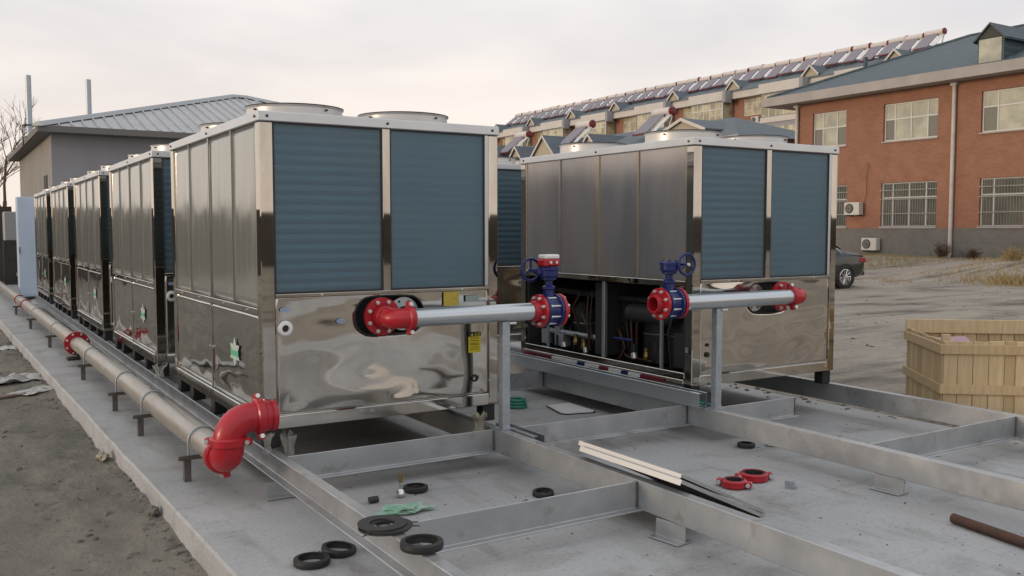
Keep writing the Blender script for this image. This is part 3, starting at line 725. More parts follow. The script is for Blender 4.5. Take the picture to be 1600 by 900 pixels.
# --- valves
def valve(x, y, z, sgn, label, act):
    t = thing('gear_valve', label, 'valve', (x, y, z))
    MB().lathe([(.05, -.064), (.116, -.064), (.116, -.046), (.098, -.040), (.094, 0), (.098, .040), (.116, .046), (.116, .064), (.05, .064)], (0, 0, 0), (1, 0, 0), 36).build('valve_body', 'blue', t)
    MB().cyl((-.064, 0, 0), (.064, 0, 0), .049, n=24).build('disc', 'interior', t)
    for k in range(8):
        a = R(22.5+45*k); MB().cyl((-.05, .098*math.cos(a), .098*math.sin(a)), (.05, .098*math.cos(a), .098*math.sin(a)), .007, n=8).cyl((-.046, .098*math.cos(a), .098*math.sin(a)), (-.034, .098*math.cos(a), .098*math.sin(a)), .013, n=6).build('bolt', 'bolt', t)
    MB().lathe([(0, .08), (.036, .085), (.030, .15), (.046, .155), (.046, .172), (.028, .18), (.028, .215), (.055, .222), (.055, .235), (0, .236)], (0, 0, 0), (0, 0, 1), 20, closed=False).build('neck', 'blue', t)
    MB().box(-.036, .036, -.03, .03, .09, .16).build('neck_rib', 'blue', t, bevel=.012)
    gb = MB().lathe([(0, .237), (.060, .238), (.066, .25), (.066, .285), (.072, .29), (.072, .305), (.062, .312), (0, .314)], (0, 0, 0), (0, 0, 1), 24, closed=False).build('gearbox', 'blue', t)
    MB().box(-.055, .055, -.05, .05, .24, .30).build('housing', 'blue', gb, bevel=.012)
    for k in range(4):
        a = R(45+90*k); MB().cyl((.05*math.cos(a), .05*math.sin(a), .312), (.05*math.cos(a), .05*math.sin(a), .322), .009, n=6).build('bolt', 'blue', gb)
    wx = sgn*.105
    MB().box(min(0, wx), max(0, wx), -.022, .030, .255, .300).build('gear_arm', 'blue', gb, bevel=.012)
    wy = -.075*sgn
    hw = MB().torus((wx, wy, .29), (0, 1, 0), .078, .0105, 32, 10).build('handwheel', 'blue', t)
    MB().cyl((wx, .0, .29), (wx, wy*1.2, .29), .013, n=12).build('spindle', 'blue', hw)
    MB().cyl((wx, wy*1.17, .29), (wx, wy*1.36, .29), .013, n=6).build('nut', 'bolt', hw)
    for k in range(3):
        a = R(90+120*k); MB().cyl((wx, wy, .29), (wx+.078*math.cos(a), wy, .29+.078*math.sin(a)), .008, n=8).build('spoke', 'blue', hw)
    if act:
        ac = MB().box(-.068, .072, -.05, .055, .316, .368).build('switch_box', 'red', t, bevel=.010)
        MB().box(-.062, .066, -.046, .050, .3685, .40).build('lid', 'white_plastic', ac, bevel=.008)
        for xx in (-.02, .03): MB().cyl((xx, -.05, .345), (xx, -.060, .345), .011, n=10).build('bolt', 'bolt', ac)
    return t
va = valve(3.671, ya, za, -1, 'blue valve topped by a red switch box with white lid', True)
vb = valve(4.580, yb, zb, 1, 'blue valve with open red flange facing left, handwheel at its right', False)
va.rotation_euler = (0, 0, 0)

# --- long header pipe on the left of the row
XH, ZH, SKEW = 1.432, .262, .0088      # the header runs a touch askew, like the pad edge
def xh(y): return XH-SKEW*(y-5.72)
hp = thing('header_pipe', 'long dull steel pipe running beside the left row of chillers', 'pipe', (XH, 5.72, 0), SKEW)
MB().cyl((0, -.02, ZH), (0, 6.52, ZH), .084, n=40).build('pipe_section', 'pipe_steel', hp)
MB().cyl((0, 6.62, ZH), (0, 26.5, ZH-.02), .084, n=40).build('pipe_section', 'pipe_steel', hp)
flange((0, 6.565, ZH), (0, -1, 0), hp, r=.145, rb=.122, bore=.084, th=.024, hub=.02, hubr=.10)
flange((0, 6.575, ZH), (0, 1, 0), hp, r=.145, rb=.122, bore=.084, th=.024, hub=.02, hubr=.10)
for yy in (13.6, 15.0, 22.4): MB().lathe([(.083, -.03), (.098, -.03), (.102, 0), (.098, .03), (.083, .03)], (0, yy, ZH-.005), (0, 1, 0), 28).build('coupling', 'red', hp)
MB().box(-.13, .02, 6.40, 6.55, .075, .11).build('drain_lever', 'rubber', hp, bevel=.008)
MB().cyl((0, 6.5, .17), (0, 6.5, .10), .02, n=10).build('drain_stub', 'rubber', hp)
# second, far pipe
fp2 = thing('branch_pipe', 'far dull pipe with red ring beyond the pale blue cabinet', 'pipe', (2.0, 26.4, 0))
MB().cyl((0, 0, .3), (0, 8, .3), .10, n=24).build('pipe_section', 'pipe_steel', fp2)
MB().lathe([(.10, -.03), (.125, -.03), (.125, .03), (.10, .03)], (0, 5.4, .3), (0, 1, 0), 24).build('coupling', 'red', fp2)
for yy in (1.0, 6.5): MB().box(-.04, .04, yy-.03, yy+.03, -.1, .198).build('leg', 'rubber_grey', fp2)
# supports
def support(y, label):
    t = thing('pipe_support', label, 'pipe support', (xh(y), y, 0), SKEW, 'small steel supports under the long header pipe')
    MB().prism([(-.125, -.022), (-.081, -.022), (-.081, -.017), (-.12, -.017), (-.12, .022), (-.125, .022)], 'z', .002, ZH-.118).build('post', 'steel_dark', t)
    MB().prism([(-.03, ZH-.116), (.02, ZH-.116), (.02, ZH-.111), (-.025, ZH-.111), (-.025, ZH-.0865), (-.03, ZH-.0865)], 'x', -.16, .13).build('arm', 'steel_dark', t)
    pts = [(-.092, 0, ZH-.13)]+[(-.092*math.cos(a), 0, ZH+.092*math.sin(a)) for a in [PI*k/16 for k in range(17)]]+[(.092, 0, ZH-.13)]
    MB().tube(pts, .006, 8).build('clamp', 'galvanised_dull', t)
    return t
sup = [(6.17, 'nearest support under the header pipe, left of the red elbow'), (7.75, 'second support from the red elbow under the header pipe'),
       (8.95, 'support under the header pipe below the second chiller'), (11.0, 'support under the header pipe just short of the red bolted flange'),
       (14.3, 'first support under the header pipe past the red bolted flange'), (17.2, 'second support under the header pipe past the red bolted flange'), (20.2, 'last support under the header pipe before the pale blue cabinet')]
for y, l in sup: support(y, l)

# --- red double elbow at the header's near end
de = thing('pipe_elbow', 'glossy red double elbow clamped to the near end of the header pipe', 'pipe elbow', (XH+.001, 5.60, 0))
r_ = .092; z0 = ZH+.0
# lower bend: from the pipe (along -y) up to vertical, then over towards the chiller
RB = .105; yv = .04-RB
MB().tube([(0, .12, z0), (0, .06, z0)]+[(0, .04-RB*math.sin(a), z0+RB-RB*math.cos(a)) for a in [PI/2*k/12 for k in range(13)]]+[(0, yv, z0+RB+.01)], r_, 28).build('elbow', 'red', de)
coupling((0, .085, z0), (0, 1, 0), de, r=.100, wd=.055, bore=.088, er=R(80))
coupling((0, yv, z0+RB+.012), (0, 0, 1), de, r=.100, wd=.055, bore=.088, er=R(-35))
z1 = z0+RB+.012; RU = .130; zu = z1+RU
MB().tube([(0, yv, z1-.005)]+[(RU-RU*math.cos(a), yv, z1+RU*math.sin(a)) for a in [PI/2*k/12 for k in range(13)]]+[(.17, yv, zu)], r_, 28).build('elbow', 'red', de)
coupling((.185, yv, zu), (1, 0, 0), de, r=.100, wd=.055, bore=.088, er=R(70))
MB().lathe([(.060, .20), (.094, .20), (.094, .238), (.088, .24), (.088, .252), (.096, .254), (.096, .285), (.060, .285)], (0, yv, zu), (1, 0, 0), 28).build('pipe_end', 'red', de)
MB().cyl((.2, yv, zu), (.26, yv, zu), .062, n=20).build('bore', 'dark', de)

# ================================================================== LOOSE THINGS ON THE PAD
def ring(x, y, z, r, label, tilt=(0, 0), wd=.034, th=.022, m='rubber', name='rubber_ring', cat='rubber ring', grp='black rubber sealing rings lying about'):
    o = MB().lathe([(r-th, 0), (r, .004), (r+.002, wd*.5), (r, wd-.004), (r-th, wd), (r-th+.004, wd*.5)], (0, 0, 0), (0, 0, 1), 32).build(name, m, loc=(x, y, z))
    o.rotation_euler = (tilt[0], tilt[1], 0); return tag(o, label, cat, grp)
ring(1.505, 4.29, .002, .089, 'black rubber ring nearest the bottom edge, flat on the concrete')
ring(1.675, 4.37, .002, .088, 'black rubber ring slightly propped against its neighbour left of the rail', (R(4), R(6)))
ring(1.735, 3.53, ZR1+.003, .094, 'black rubber ring resting on top of the left rail', (0, 0), .038)
ring(2.50, 5.17, .002, .078, 'black rubber ring beside the chrome plug, in front of the nearest chiller')
ring(3.13, 4.66, .002, .066, 'small black rubber ring between the nearest cross beam and the chiller', (R(5), R(-4)), .03)
ring(5.15, 4.90, .002, .066, 'black rubber ring beside a white cap, near the middle rail')
gk = thing('gasket_stack', 'stack of flat black gaskets with tails draped over the left rail', 'gasket', (1.71, 3.87, ZR1+.003))
for k, (dx, dy, r) in enumerate(((0, 0, .122), (.012, -.006, .118), (-.006, .012, .115))):
    MB().lathe([(r-.055, 0), (r, 0), (r, .007), (r-.055, .007)], (dx, dy, .0085*k), (0, 0, 1), 32).build('gasket', 'rubber_grey', gk)
for a in (R(-30), R(-8), R(-150)):
    p = Vector((math.cos(a), math.sin(a), 0)); q = Vector((-p.y, p.x, 0))
    MB().hexa([p*.105-q*.008+Vector((0, 0, .008)), p*.165-q*.003+Vector((0, 0, .006)), p*.165+q*.003+Vector((0, 0, .006)), p*.105+q*.008+Vector((0, 0, .008)),
               p*.105-q*.008+Vector((0, 0, .013)), p*.165-q*.003+Vector((0, 0, .009)), p*.165+q*.003+Vector((0, 0, .009)), p*.105+q*.008+Vector((0, 0, .013))]).build('tail', 'rubber_grey', gk)
for (x, y, r, ang, l) in ((4.275, 4.165, .070, R(120), 'red pipe clamp nearest the leaning sheets, bolt towards us'), (4.51, 4.22, .082, R(-25), 'larger red pipe clamp behind the other, right of the leaning sheets')):
    t = thing('pipe_clamp', l, 'pipe clamp', (x, y, .028), ang, 'loose red pipe clamps')
    coupling((0, 0, 0), (0, 0, 1), t, r=r, wd=.052, name='clamp_ring', bore=r-.008)
    MB().lathe([(r-.022, -.022), (r-.009, -.022), (r-.009, .022), (r-.022, .022)], (0, 0, 0), (0, 0, 1), 28).build('gasket', 'rubber', t)
# two folded metal sheets leaning over the rail
def sheet(x0, z0_, x1, z1_, y0, y1, dy, label, lip=.045):
    t = thing('metal_sheet', label, 'metal sheet', (x1, (y0+y1)/2, 0), 0, 'folded steel sheets leaning on a rail'); o = t.location
    d = Vector((x1-x0, 0, z1_-z0_)).normalized(); n_ = Vector((-d.z, 0, d.x)); n_ = n_ if n_.z > 0 else -n_
    a, b = Vector((x0, y0, z0_)), Vector((x1, y0+dy, z1_)); e = Vector((0, y1-y0, 0)); th = n_*.0025
    P = lambda *p: [q-o for q in p]
    MB().hexa(P(a, b, b+e, a+e, a+th, b+th, b+e+th, a+e+th)).build('face', 'steel_sheet', t)
    dn = -n_*lip; w_ = d*.0025
    MB().hexa(P(a+dn, a+dn+w_, a+e+dn+w_, a+e+dn, a, a+w_, a+e+w_, a+e)).build('folded_edge', 'sheet_lip_sunlit', t)
    for q in (a, a+e):
        s_ = Vector((0, .0025 if q == a else -.0025, 0))
        p1 = q+d*.003; p2 = q+(b-a)*.985
        MB().hexa(P(p1+dn*.6, p2+dn*.6, p2+dn*.6+s_, p1+dn*.6+s_, p1, p2, p2+s_, p1+s_)).build('side_flange', 'steel_sheet', t)
    return t
mat('steel_sheet', (.50, .50, .49), .38, .5, c2=(.42, .42, .41), vs=4, rvar=.05)
mat('sheet_lip_sunlit', (.72, .70, .66), .5, .1)  # same sheet steel, paler: low sunlight on the fold put into its colour
sheet(3.27, .335, 3.985, .006, 3.56, 4.46, .08, 'lower of two folded steel sheets leaning on the rail, pale front edge', .030)
sheet(3.305, .352, 4.030, .016, 3.60, 4.52, .08, 'upper of two folded steel sheets leaning on the rail', .026)
# small bits
t = tag(MB().lathe([(0, 0), (.014, .001), (.024, .012), (.028, .028), (.022, .046), (.012, .055), (.012, .09), (.009, .092), (0, .093)], (0, 0, 0), (0, 0, 1), 16, closed=False).build('pipe_plug', 'chrome', loc=(2.36, 5.09, .0)), 'chrome plug standing upright beside a rubber ring', 'plug')
MB().box(-.012, .012, -.004, .004, .093, .15).build('tab', 'brass', t)
MB().cyl((-.028, 0, .022), (.028, 0, .022), .02, n=14).build('pipe_nipple', 'rubber_grey', loc=(2.17, 5.07, 0))
tag(bpy.data.objects['pipe_nipple'], 'short dark pipe nipple lying left of the chrome plug', 'pipe fitting')
mb = MB(); mb.prism([(-.03, 0), (.03, 0), (.03, .012), (-.018, .012), (-.018, .05), (-.03, .05)], 'y', -.03, .03)
o = mb.build('steel_offcut', 'galvanised_dull', loc=(4.57, 3.96, 0)); o.rotation_euler = (0, 0, R(25)); tag(o, 'small angle offcut on the concrete right of the red clamps', 'offcut')
tag(MB().lathe([(0, 0), (.045, .002), (.048, .012), (.036, .018), (0, .02)], (0, 0, 0), (.15, 0, 1), 20, closed=False).build('bottle_lid', 'white_plastic', loc=(5.35, 4.83, 0)), 'white plastic cap beside a black ring near the middle rail', 'cap')
o = MB().lathe([(.016, 0), (.028, 0), (.028, 1.2), (.016, 1.2)], (0, 0, 0), (0, 0, 1), 18).build('rusty_pipe', 'rust', loc=(4.79, 2.99, .030)); o.rotation_euler = (R(90), 0, R(-9))
tag(o, 'dark rusty pipe lying on the concrete at the right edge', 'pipe')
pl = [(4.76, 7.02), (4.67, 6.68), (4.70, 6.62), (4.95, 6.56), (4.985, 6.60), (5.0, 7.02)]
t = tag(MB().prism(pl, 'z', .004, .016).build('white_plate', 'white_plastic'), 'flat white plate with dark rim on the floor between the chillers', 'plate')
mb = MB(); pc = [(x+(x-4.84)*.07, y+(y-6.8)*.05) for x, y in pl]; mb.prism(pc, 'z', .001, .008).build('rim', 'rubber', t)
def blob(name, m, loc, s, seed, label, cat, amp=.5, sub=3, flat=0.):
    bm = bmesh.new(); bmesh.ops.create_icosphere(bm, subdivisions=sub, radius=1)
    for v in bm.verts:
        n_ = noise.noise(v.co*1.6+Vector((seed, 0, 0)))+.7*abs(noise.noise(v.co*4+Vector((0, seed, 0))))
        v.co *= 1+amp*n_
        v.co = Vector((v.co.x*s[0], v.co.y*s[1], v.co.z*s[2]))
    zmin = min(v.co.z for v in bm.verts)
    for v in bm.verts: v.co.z -= zmin
    me = bpy.data.meshes.new(name); bm.to_mesh(me); bm.free(); me.materials.append(M[m])
    return tag(obj(name, me, loc=loc), label, cat)
blob('plastic_bag', 'green_film', (2.23, 4.79, .001), (.13, .06, .018), 2.3, 'crumpled green plastic scrap on the floor behind the gaskets', 'plastic bag', .9)
def wrap(m, loc, s_, seed, label):
    """crumpled film bunched and hanging: a ragged tapering skirt of folds"""
    rnd = random.Random(seed); mb = MB(); nu, nv = 30, 14; vs = []
    for j in range(nv+1):
        v = j/nv
        for i in range(nu):
            a = 2*PI*i/nu; r = (1.1-.75*math.sin(PI*min(1, v*1.15))*.5-.4*v)*(1+.42*noise.noise(Vector((math.cos(a)*1.8, math.sin(a)*1.8, v*2.4+seed)))+.3*noise.noise(Vector((math.cos(a)*5, math.sin(a)*5, v*3+seed))))
            vs.append((s_[0]*r*math.cos(a), s_[1]*r*math.sin(a), s_[2]*(1-v)+(.25*s_[2]*noise.noise(Vector((math.cos(a)*3, math.sin(a)*3, seed))) if j in (0, nv) else 0)))
    mb.add(vs, [(j*nu+i, j*nu+(i+1) % nu, (j+1)*nu+(i+1) % nu, (j+1)*nu+i) for j in range(nv) for i in range(nu)], False)
    o = mb.build('plastic_wrap', m, loc=loc, fix=False); return tag(o, label, 'wrapping')
wrap('foam_wrap', (3.175, 5.53, .20), (.055, .05, .15), 5.1, 'torn cream wrapping bunched round the right front foot of the nearest chiller')
wrap('clear_film', (1.70, 5.64, ZR1-.02), (.035, .05, .13), 9.1, 'torn film on the left rail under the red elbow')
wrap('clear_film', (1.85, 5.68, .12), (.05, .06, .22), 14.1, 'clear torn film hanging inside the left rail by the chiller foot')
wrap('clear_film', (1.70, 8.99, ZR1+.002), (.06, .06, .12), 11.7, 'torn clear film on the rail at the second chiller')
blob('stone', 'pebble', (2.93, 4.55, 0), (.018, .014, .016), 3, 'small pale lump on the concrete beside the nearest cross beam', 'stone', .6, 2)
gv = thing('hose_reel', 'green coiled hose end on the floor behind the galvanised post', 'hose', (4.50, 7.15, 0))
for k in range(3): MB().torus((0, 0, .018+.028*k), (0, 0, 1), .09-.008*k, .015, 24, 8).build('coil', 'green_hose', gv)
tag(MB().tube([(5.30, 5.42, .40), (5.31, 5.40, .30), (5.30, 5.32, .215), (5.22, 5.26, .165), (5.10, 5.22, .275), (5.0, 5.3, .30)], .014, 10).build('green_hose', 'green_hose'), 'green hose looping from under the open sided chiller', 'hose')
# galvanised strut channels lying on the rails
def strut_channel(x, y0, y1, z, h, label):
    poly = [(x, z), (x+.09, z), (x+.09, z+h), (x+.082, z+h), (x+.082, z+.006), (x+.006, z+.006), (x+.006, z+h-.006), (x+.03, z+h-.006), (x+.03, z+h), (x, z+h)]
    return tag(MB().prism(poly, 'y', y0, y1).build('strut_channel', 'galvanised', bevel=.002), label, 'strut channel', 'galvanised channels lying on the rails')
strut_channel(4.96, 5.22, 9.5, ZR1+.003, .115, 'long shiny galvanised channel lying on the rail beneath the open sided chiller')
strut_channel(3.325, 5.06, 5.56, ZR1-.12, .13, 'short galvanised channel beside the foot of the front post')
# striped tape pole lying under the open side
sp = thing('striped_pole', 'red, white and blue striped pole lying under the open sided chiller', 'pole', (5.085, 5.75, ZR1+.121))
yy = 0.
for k, (ln, mm) in enumerate(((.30, 'red_dark'), (.16, 'white_plastic'), (.10, 'blue'), (.18, 'white_plastic'), (.14, 'red_dark'), (.22, 'white_plastic'), (.12, 'blue'), (.42, 'white_plastic'), (.5, 'red_dark'))):
    MB().box(-.025, .02, yy, yy+ln-.001, .0, .03).build('stripe', mm, sp); yy += ln
# chips, straw and crumbs on the concrete, clods on the dirt: nobody could count them
rr = random.Random(11); mb = MB()
def chip(mb, x, y, z, s, rnd, long=1.):
    a = rnd.uniform(0, PI); c_, s_ = math.cos(a), math.sin(a); l, w_, h = s*rnd.uniform(.6, 1.4)*long, s*rnd.uniform(.4, .9), s*rnd.uniform(.2, .6)
    P = []
    for zz, k in ((0, 1), (h, .6)):
        for u, v in ((-1, -1), (1, -1), (1, 1), (-1, 1)):
            uu, vv = u*l*k*rnd.uniform(.7, 1.2), v*w_*k*rnd.uniform(.7, 1.2); P.append((x+uu*c_-vv*s_, y+uu*s_+vv*c_, z+zz))
    mb.hexa(P)
for k in range(420):
    x, y = rr.uniform(1.3, 7.0), rr.uniform(2.2, 8.5)
    if rr.random() < .5: x, y = rr.uniform(1.9, 3.2)+rr.choice((0, 1.8, 3.4)), rr.uniform(2.4, 6)
    chip(mb, x, y, .001, rr.choice((.002, .003, .004, .007)), rr, rr.choice((1, 1, 1, 2.5)))
for k in range(260):
    y = rr.uniform(3.4, 9); x = 7.12+rr.gauss(.1, .12); chip(mb, x, y, .0 if x < 7.1 else -.06, rr.uniform(.006, .03), rr)
tag(mb.build('debris', 'pebble', fix=False), 'grit, crumbs and straw scattered over the concrete', 'debris', kind='stuff')
mb = MB()
for k in range(4200):
    y = 3+rr.random()**1.6*24; x = rr.uniform(-1.2, 1.05-.012*(y-4)); 
    if rr.random() < .3: x = 1.12-.018*(y-4.3)-abs(rr.gauss(0, .05))
    chip(mb, x, y, ground_h(x, y)-.004, rr.choice((.004, .006, .008, .012, .018, .03)), rr)
for k in range(1500):
    x, y = rr.uniform(7.3, 30), rr.uniform(3, 26); chip(mb, x, y, ground_h(x, y)-.004, rr.choice((.008, .012, .02, .035)), rr)
tag(mb.build('dirt_clods', 'pebble', fix=False), 'dirt clods and pebbles strewn over the bare ground', 'dirt', kind='stuff')
# plastic sheets, board and rag on the dirt at the left
def film(name, m, cx, cy, sx, sy, seed, label, cat, lift=.05, rz=0., z=None):
    n_ = 18; mb = MB(); vs = []
    for j in range(n_+1):
        for i in range(n_+1):
            u, v = i/n_-.5, j/n_-.5; f = 1+.35*noise.noise(Vector((u*4, v*4, seed)))
            vs.append((u*sx*f, v*sy*f, .012+lift*abs(noise.noise(Vector((u*5, v*5, seed+3))))*(1-1.6*abs(u))))
    mb.add(vs, [(j*(n_+1)+i, j*(n_+1)+i+1, (j+1)*(n_+1)+i+1, (j+1)*(n_+1)+i) for j in range(n_) for i in range(n_)], False)
    o = mb.build(name, m, loc=(cx, cy, (ground_h(cx, cy) if z is None else z))); o.rotation_euler = (0, 0, rz)
    sd = o.modifiers.new('thickness', 'SOLIDIFY'); sd.thickness = .002
    return tag(o, label, cat)
film('plastic_sheet', 'plastic_film', .62, 12.3, 1.1, .5, 1.2, 'crumpled pale plastic sheet on the dirt at the left edge', 'plastic sheet', .16, R(15))
film('plastic_sheet', 'plastic_film', .86, 11.2, .55, .26, 4.4, 'thin strip of pale plastic on the dirt below the larger sheet', 'plastic sheet', .05, R(38))
film('plastic_sheet', 'plastic_film', .80, 15.6, .25, .5, 7.4, 'small pale scrap of plastic on the dirt near the pad edge', 'plastic sheet', .06, R(10))
o = MB().box(-.35, .35, -.05, .05, 0, .025).build('board', 'bark', loc=(.56, 11.0, ground_h(.56, 11.0)+.004)); o.rotation_euler = (0, 0, R(24)); tag(o, 'dark board lying on the dirt beside the plastic strip', 'board')
blob('rag', 'foam_wrap', (1.00, 7.55, -.13), (.03, .08, .03), 8.2, 'torn paper scrap with leaves against the pad edge', 'rag', .8)
blob('stone', 'pebble', (1.06, 5.9, -.13), (.03, .04, .03), 4.2, 'grey stone against the pad edge left of the red elbow', 'stone', .5)
# crate of pale boards beyond the rear rail
cr = thing('wooden_crate', 'open wooden crate of pale boards beyond the rearmost rail', 'crate', (7.50, 4.83, -.04), 0)
ux, uy = Vector((.643, .766, 0)), Vector((.766, -.643, 0)); rr = random.Random(5)
SL, FL, HC = 1.12, 2.6, .765
def plank(o, d, n_, l0, l1, z0_, z1_, t0, t1, name, parent=cr, jit=0.):
    p = [o+d*l+n_*t+Vector((0, 0, z)) for z in (z0_, z1_) for l, t in ((l0, t0), (l1, t0), (l1, t1), (l0, t1))]
    if jit: p = [q+Vector((0, 0, rr.uniform(-jit, jit) if i > 3 else 0)) for i, q in enumerate(p)]
    return MB().hexa(p).build(name, 'wood', parent, bevel=.003)
O = Vector((0, 0, 0))
for (o_, d_, n_, L_) in ((O, uy, -ux, FL), (O, ux, -uy, SL), (ux*SL, uy, ux, FL), (uy*FL, ux, uy, SL)):
    l = .012
    while l < L_-.03:
        wd = rr.choice((.09, .11, .12, .13)); e = min(l+wd, L_-.004)
        plank(o_, d_, n_, l, e-.006, .0, HC-.05-rr.uniform(0, .012), -.018, .0+rr.uniform(-.003, .002), 'board', jit=.004); l += wd
    for z in (.24, .595): plank(o_, d_, n_, -.022, L_+.022, z, z+.085, .004, .024, 'batten')
for (o_, d_, n_, L_) in ((ux*SL, uy, ux, FL),): plank(o_, d_, n_, -.02, L_+.02, HC-.10, HC+.035, -.045, -.022, 'rim_board')
plank(O, uy, -ux, .0, .07, .0, HC+.0, -.06, -.022, 'corner_stud')
cq = cr.location+ux*.30+uy*.10
o = MB().hexa([tuple(ux*a_+uy*b_+Vector((0, 0, c_))) for a_, b_, c_ in ((0, 0, 0), (.34, 0, 0), (.34, .30, 0), (0, .30, 0), (0, .02, .60), (.34, 0, .66), (.34, .30, .68), (0, .30, .62))]).build('carton', 'cardboard_pink', loc=(cq.x, cq.y, -.03), bevel=.01)
tag(o, 'faded pink carton poking up inside the wooden crate', 'carton')

# ================================================================== FAR LEFT: CABINET, SHED, WALL, TREES
cb2 = thing('cabinet', 'tall pale blue cabinet at the far end of the left row', 'cabinet', (1.53, 24.3, 0))
MB().box(0, .40, 0, .45, .08, 2.42).build('body', 'cabinet', cb2, bevel=.01)
MB().box(.015, .385, -.012, -.001, .12, 2.38).build('door', 'cabinet', cb2, bevel=.004)
MB().box(.01, .39, .03, .42, 0, .079).build('plinth_base', 'rubber_grey', cb2)
MB().box(.02, .04, -.03, -.013, 1.1, 1.25).build('handle', 'rubber_grey', cb2)
bx_ = thing('water_tank', 'small pale box on a dark stand behind the cabinet', 'tank', (1.62, 31.5, 0))
MB().box(0, .45, 0, .6, 1.32, 2.2).build('body', 'shed_trim', bx_, bevel=.03)
MB().box(-.02, .5, -.02, .62, -.1, 1.318).build('stand', 'interior', bx_)

sh = thing('shed', 'grey rendered shed with a pale ribbed hip roof behind the chillers', 'shed', (2.45, 26.0, 0))
MB().box(0, 12.4, 0, .24, -.1, 4.08).build('front_wall', 'shed_front', sh)
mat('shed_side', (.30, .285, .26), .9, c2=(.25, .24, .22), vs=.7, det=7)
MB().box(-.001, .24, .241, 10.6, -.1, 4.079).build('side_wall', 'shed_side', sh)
MB().box(12.16, 12.4, .241, 10.6, -.1, 4.08).build('side_wall', 'shed_front', sh)
MB().box(0, 12.4, 10.601, 10.84, -.1, 4.08).build('rear_wall', 'shed_front', sh)
wn = MB().box(-.02, -.002, 1.15, 2.0, 1.6, 3.1).build('window', 'dormer_dark', sh)
MB().box(-.05, -.02, 1.05, 2.1, 1.52, 1.6).build('sill', 'shed_trim', wn)
# roof solid
x0, x1, y0, y1, ze = -.32, 12.72, -.5, 11.4, 4.22
ax0, ax1, ay, za_ = 6.05, 6.6, 5.6, 6.12
rf = MB()
top_ = [(x0, y0, ze), (x1, y0, ze), (x1, y1, ze), (x0, y1, ze), (ax0, ay, za_), (ax1, ay, za_)]
rf.add(top_, [(0, 1, 5, 4), (1, 2, 5), (2, 3, 4, 5), (3, 0, 4)])
roof = rf.build('roof', 'shed_roof', sh)
MB().box(x0+.02, x1-.02, y0+.02, y1-.02, 4.085, 4.17).build('soffit', 'soffit', roof)
f_ = MB(); f_.box(x0-.02, x1+.02, y0-.02, y0+.01, 4.08, 4.235); f_.box(x0-.02, x0+.01, y0+.011, y1, 4.08, 4.235); f_.build('fascia_board', 'soffit', roof)
# ribs of the front slope
sl_ = (za_-ze)/(ay-y0)
for k in range(44):
    x = x0+.18+k*.30
    if x > x1-.2: break
    ymax = (ay-y0)*min(1, (x-x0)/(ax0-x0)) if x < ax0 else (ay-y0)*min(1, (x1-x)/(x1-ax1))
    if ymax < .25: continue
    a, b = (x, y0, ze), (x, y0+ymax-.06, ze+sl_*(ymax-.06)); wd = .028
    P = [(x-wd, a[1], a[2]+.0), (x+wd, a[1], a[2]+.0), (x+wd, b[1], b[2]+.0), (x-wd, b[1], b[2]+.0), (x-wd*.5, a[1], a[2]+.055), (x+wd*.5, a[1], a[2]+.055), (x+wd*.5, b[1], b[2]+.055), (x-wd*.5, b[1], b[2]+.055)]
    MB().hexa(P).build('rib', 'shed_roof', roof)
for (p, q) in (((x0-.02, y0-.02, ze+.04), (ax0, ay, za_+.05)), ((ax0, ay, za_+.05), (ax1, ay, za_+.05)), ((ax1, ay, za_+.05), (x1, y0, ze+.04))):
    p, q = Vector(p), Vector(q); d = (q-p).normalized(); s_ = Vector((d.y, -d.x, 0)).normalized()*.17
    MB().hexa([p-s_-Vector((0, 0, .05)), p+s_-Vector((0, 0, .05)), q+s_-Vector((0, 0, .05)), q-s_-Vector((0, 0, .05)), p-s_*.3+Vector((0, 0, .05)), p+s_*.3+Vector((0, 0, .05)), q+s_*.3+Vector((0, 0, .05)), q-s_*.3+Vector((0, 0, .05))]).build('hip_cap', 'shed_trim', roof)
for (x, y, z0_, z1_, l) in ((2.21, 29.0, 4.2, 1.74, 'left vent pipe rising past the corner of the shed roof'), (3.74, 29.0, 4.5, 1.45, 'right vent pipe sticking up behind the shed hip')):
    t = thing('vent_pipe', l, 'vent pipe', (x, y, z0_), 0, 'thin vent pipes at the shed')
    MB().cyl((0, 0, 0), (0, 0, z1_), .075, n=14).build('pipe', 'galvanised_dull', t)
    if x < 3:
        MB().torus((0, .0, .36), (0, 0, 1), .17, .018, 20, 6).build('bracket', 'rubber_grey', t)
        MB().cyl((-.17, 0, .36), (-.17, 0, -.2), .018, n=6).build('bracket', 'rubber_grey', t)
wallm = MB()
for (a, b) in (((2.1, 36), (-45, 36)), ((-45, 35.7), (-45, -30.3)), ((-44.7, -30), (60, -30))):
    X0, X1 = sorted((a[0], b[0])); Y0, Y1 = sorted((a[1], b[1])); wallm.box(X0-.12*(X0 == X1), X1+.12*(X0 == X1), Y0-.12*(Y0 == Y1), Y1+.12*(Y0 == Y1), -.4, 2.45)
tag(wallm.build('perimeter_wall', 'wall_brown'), 'plain brown yard wall at the far left edge', 'wall')
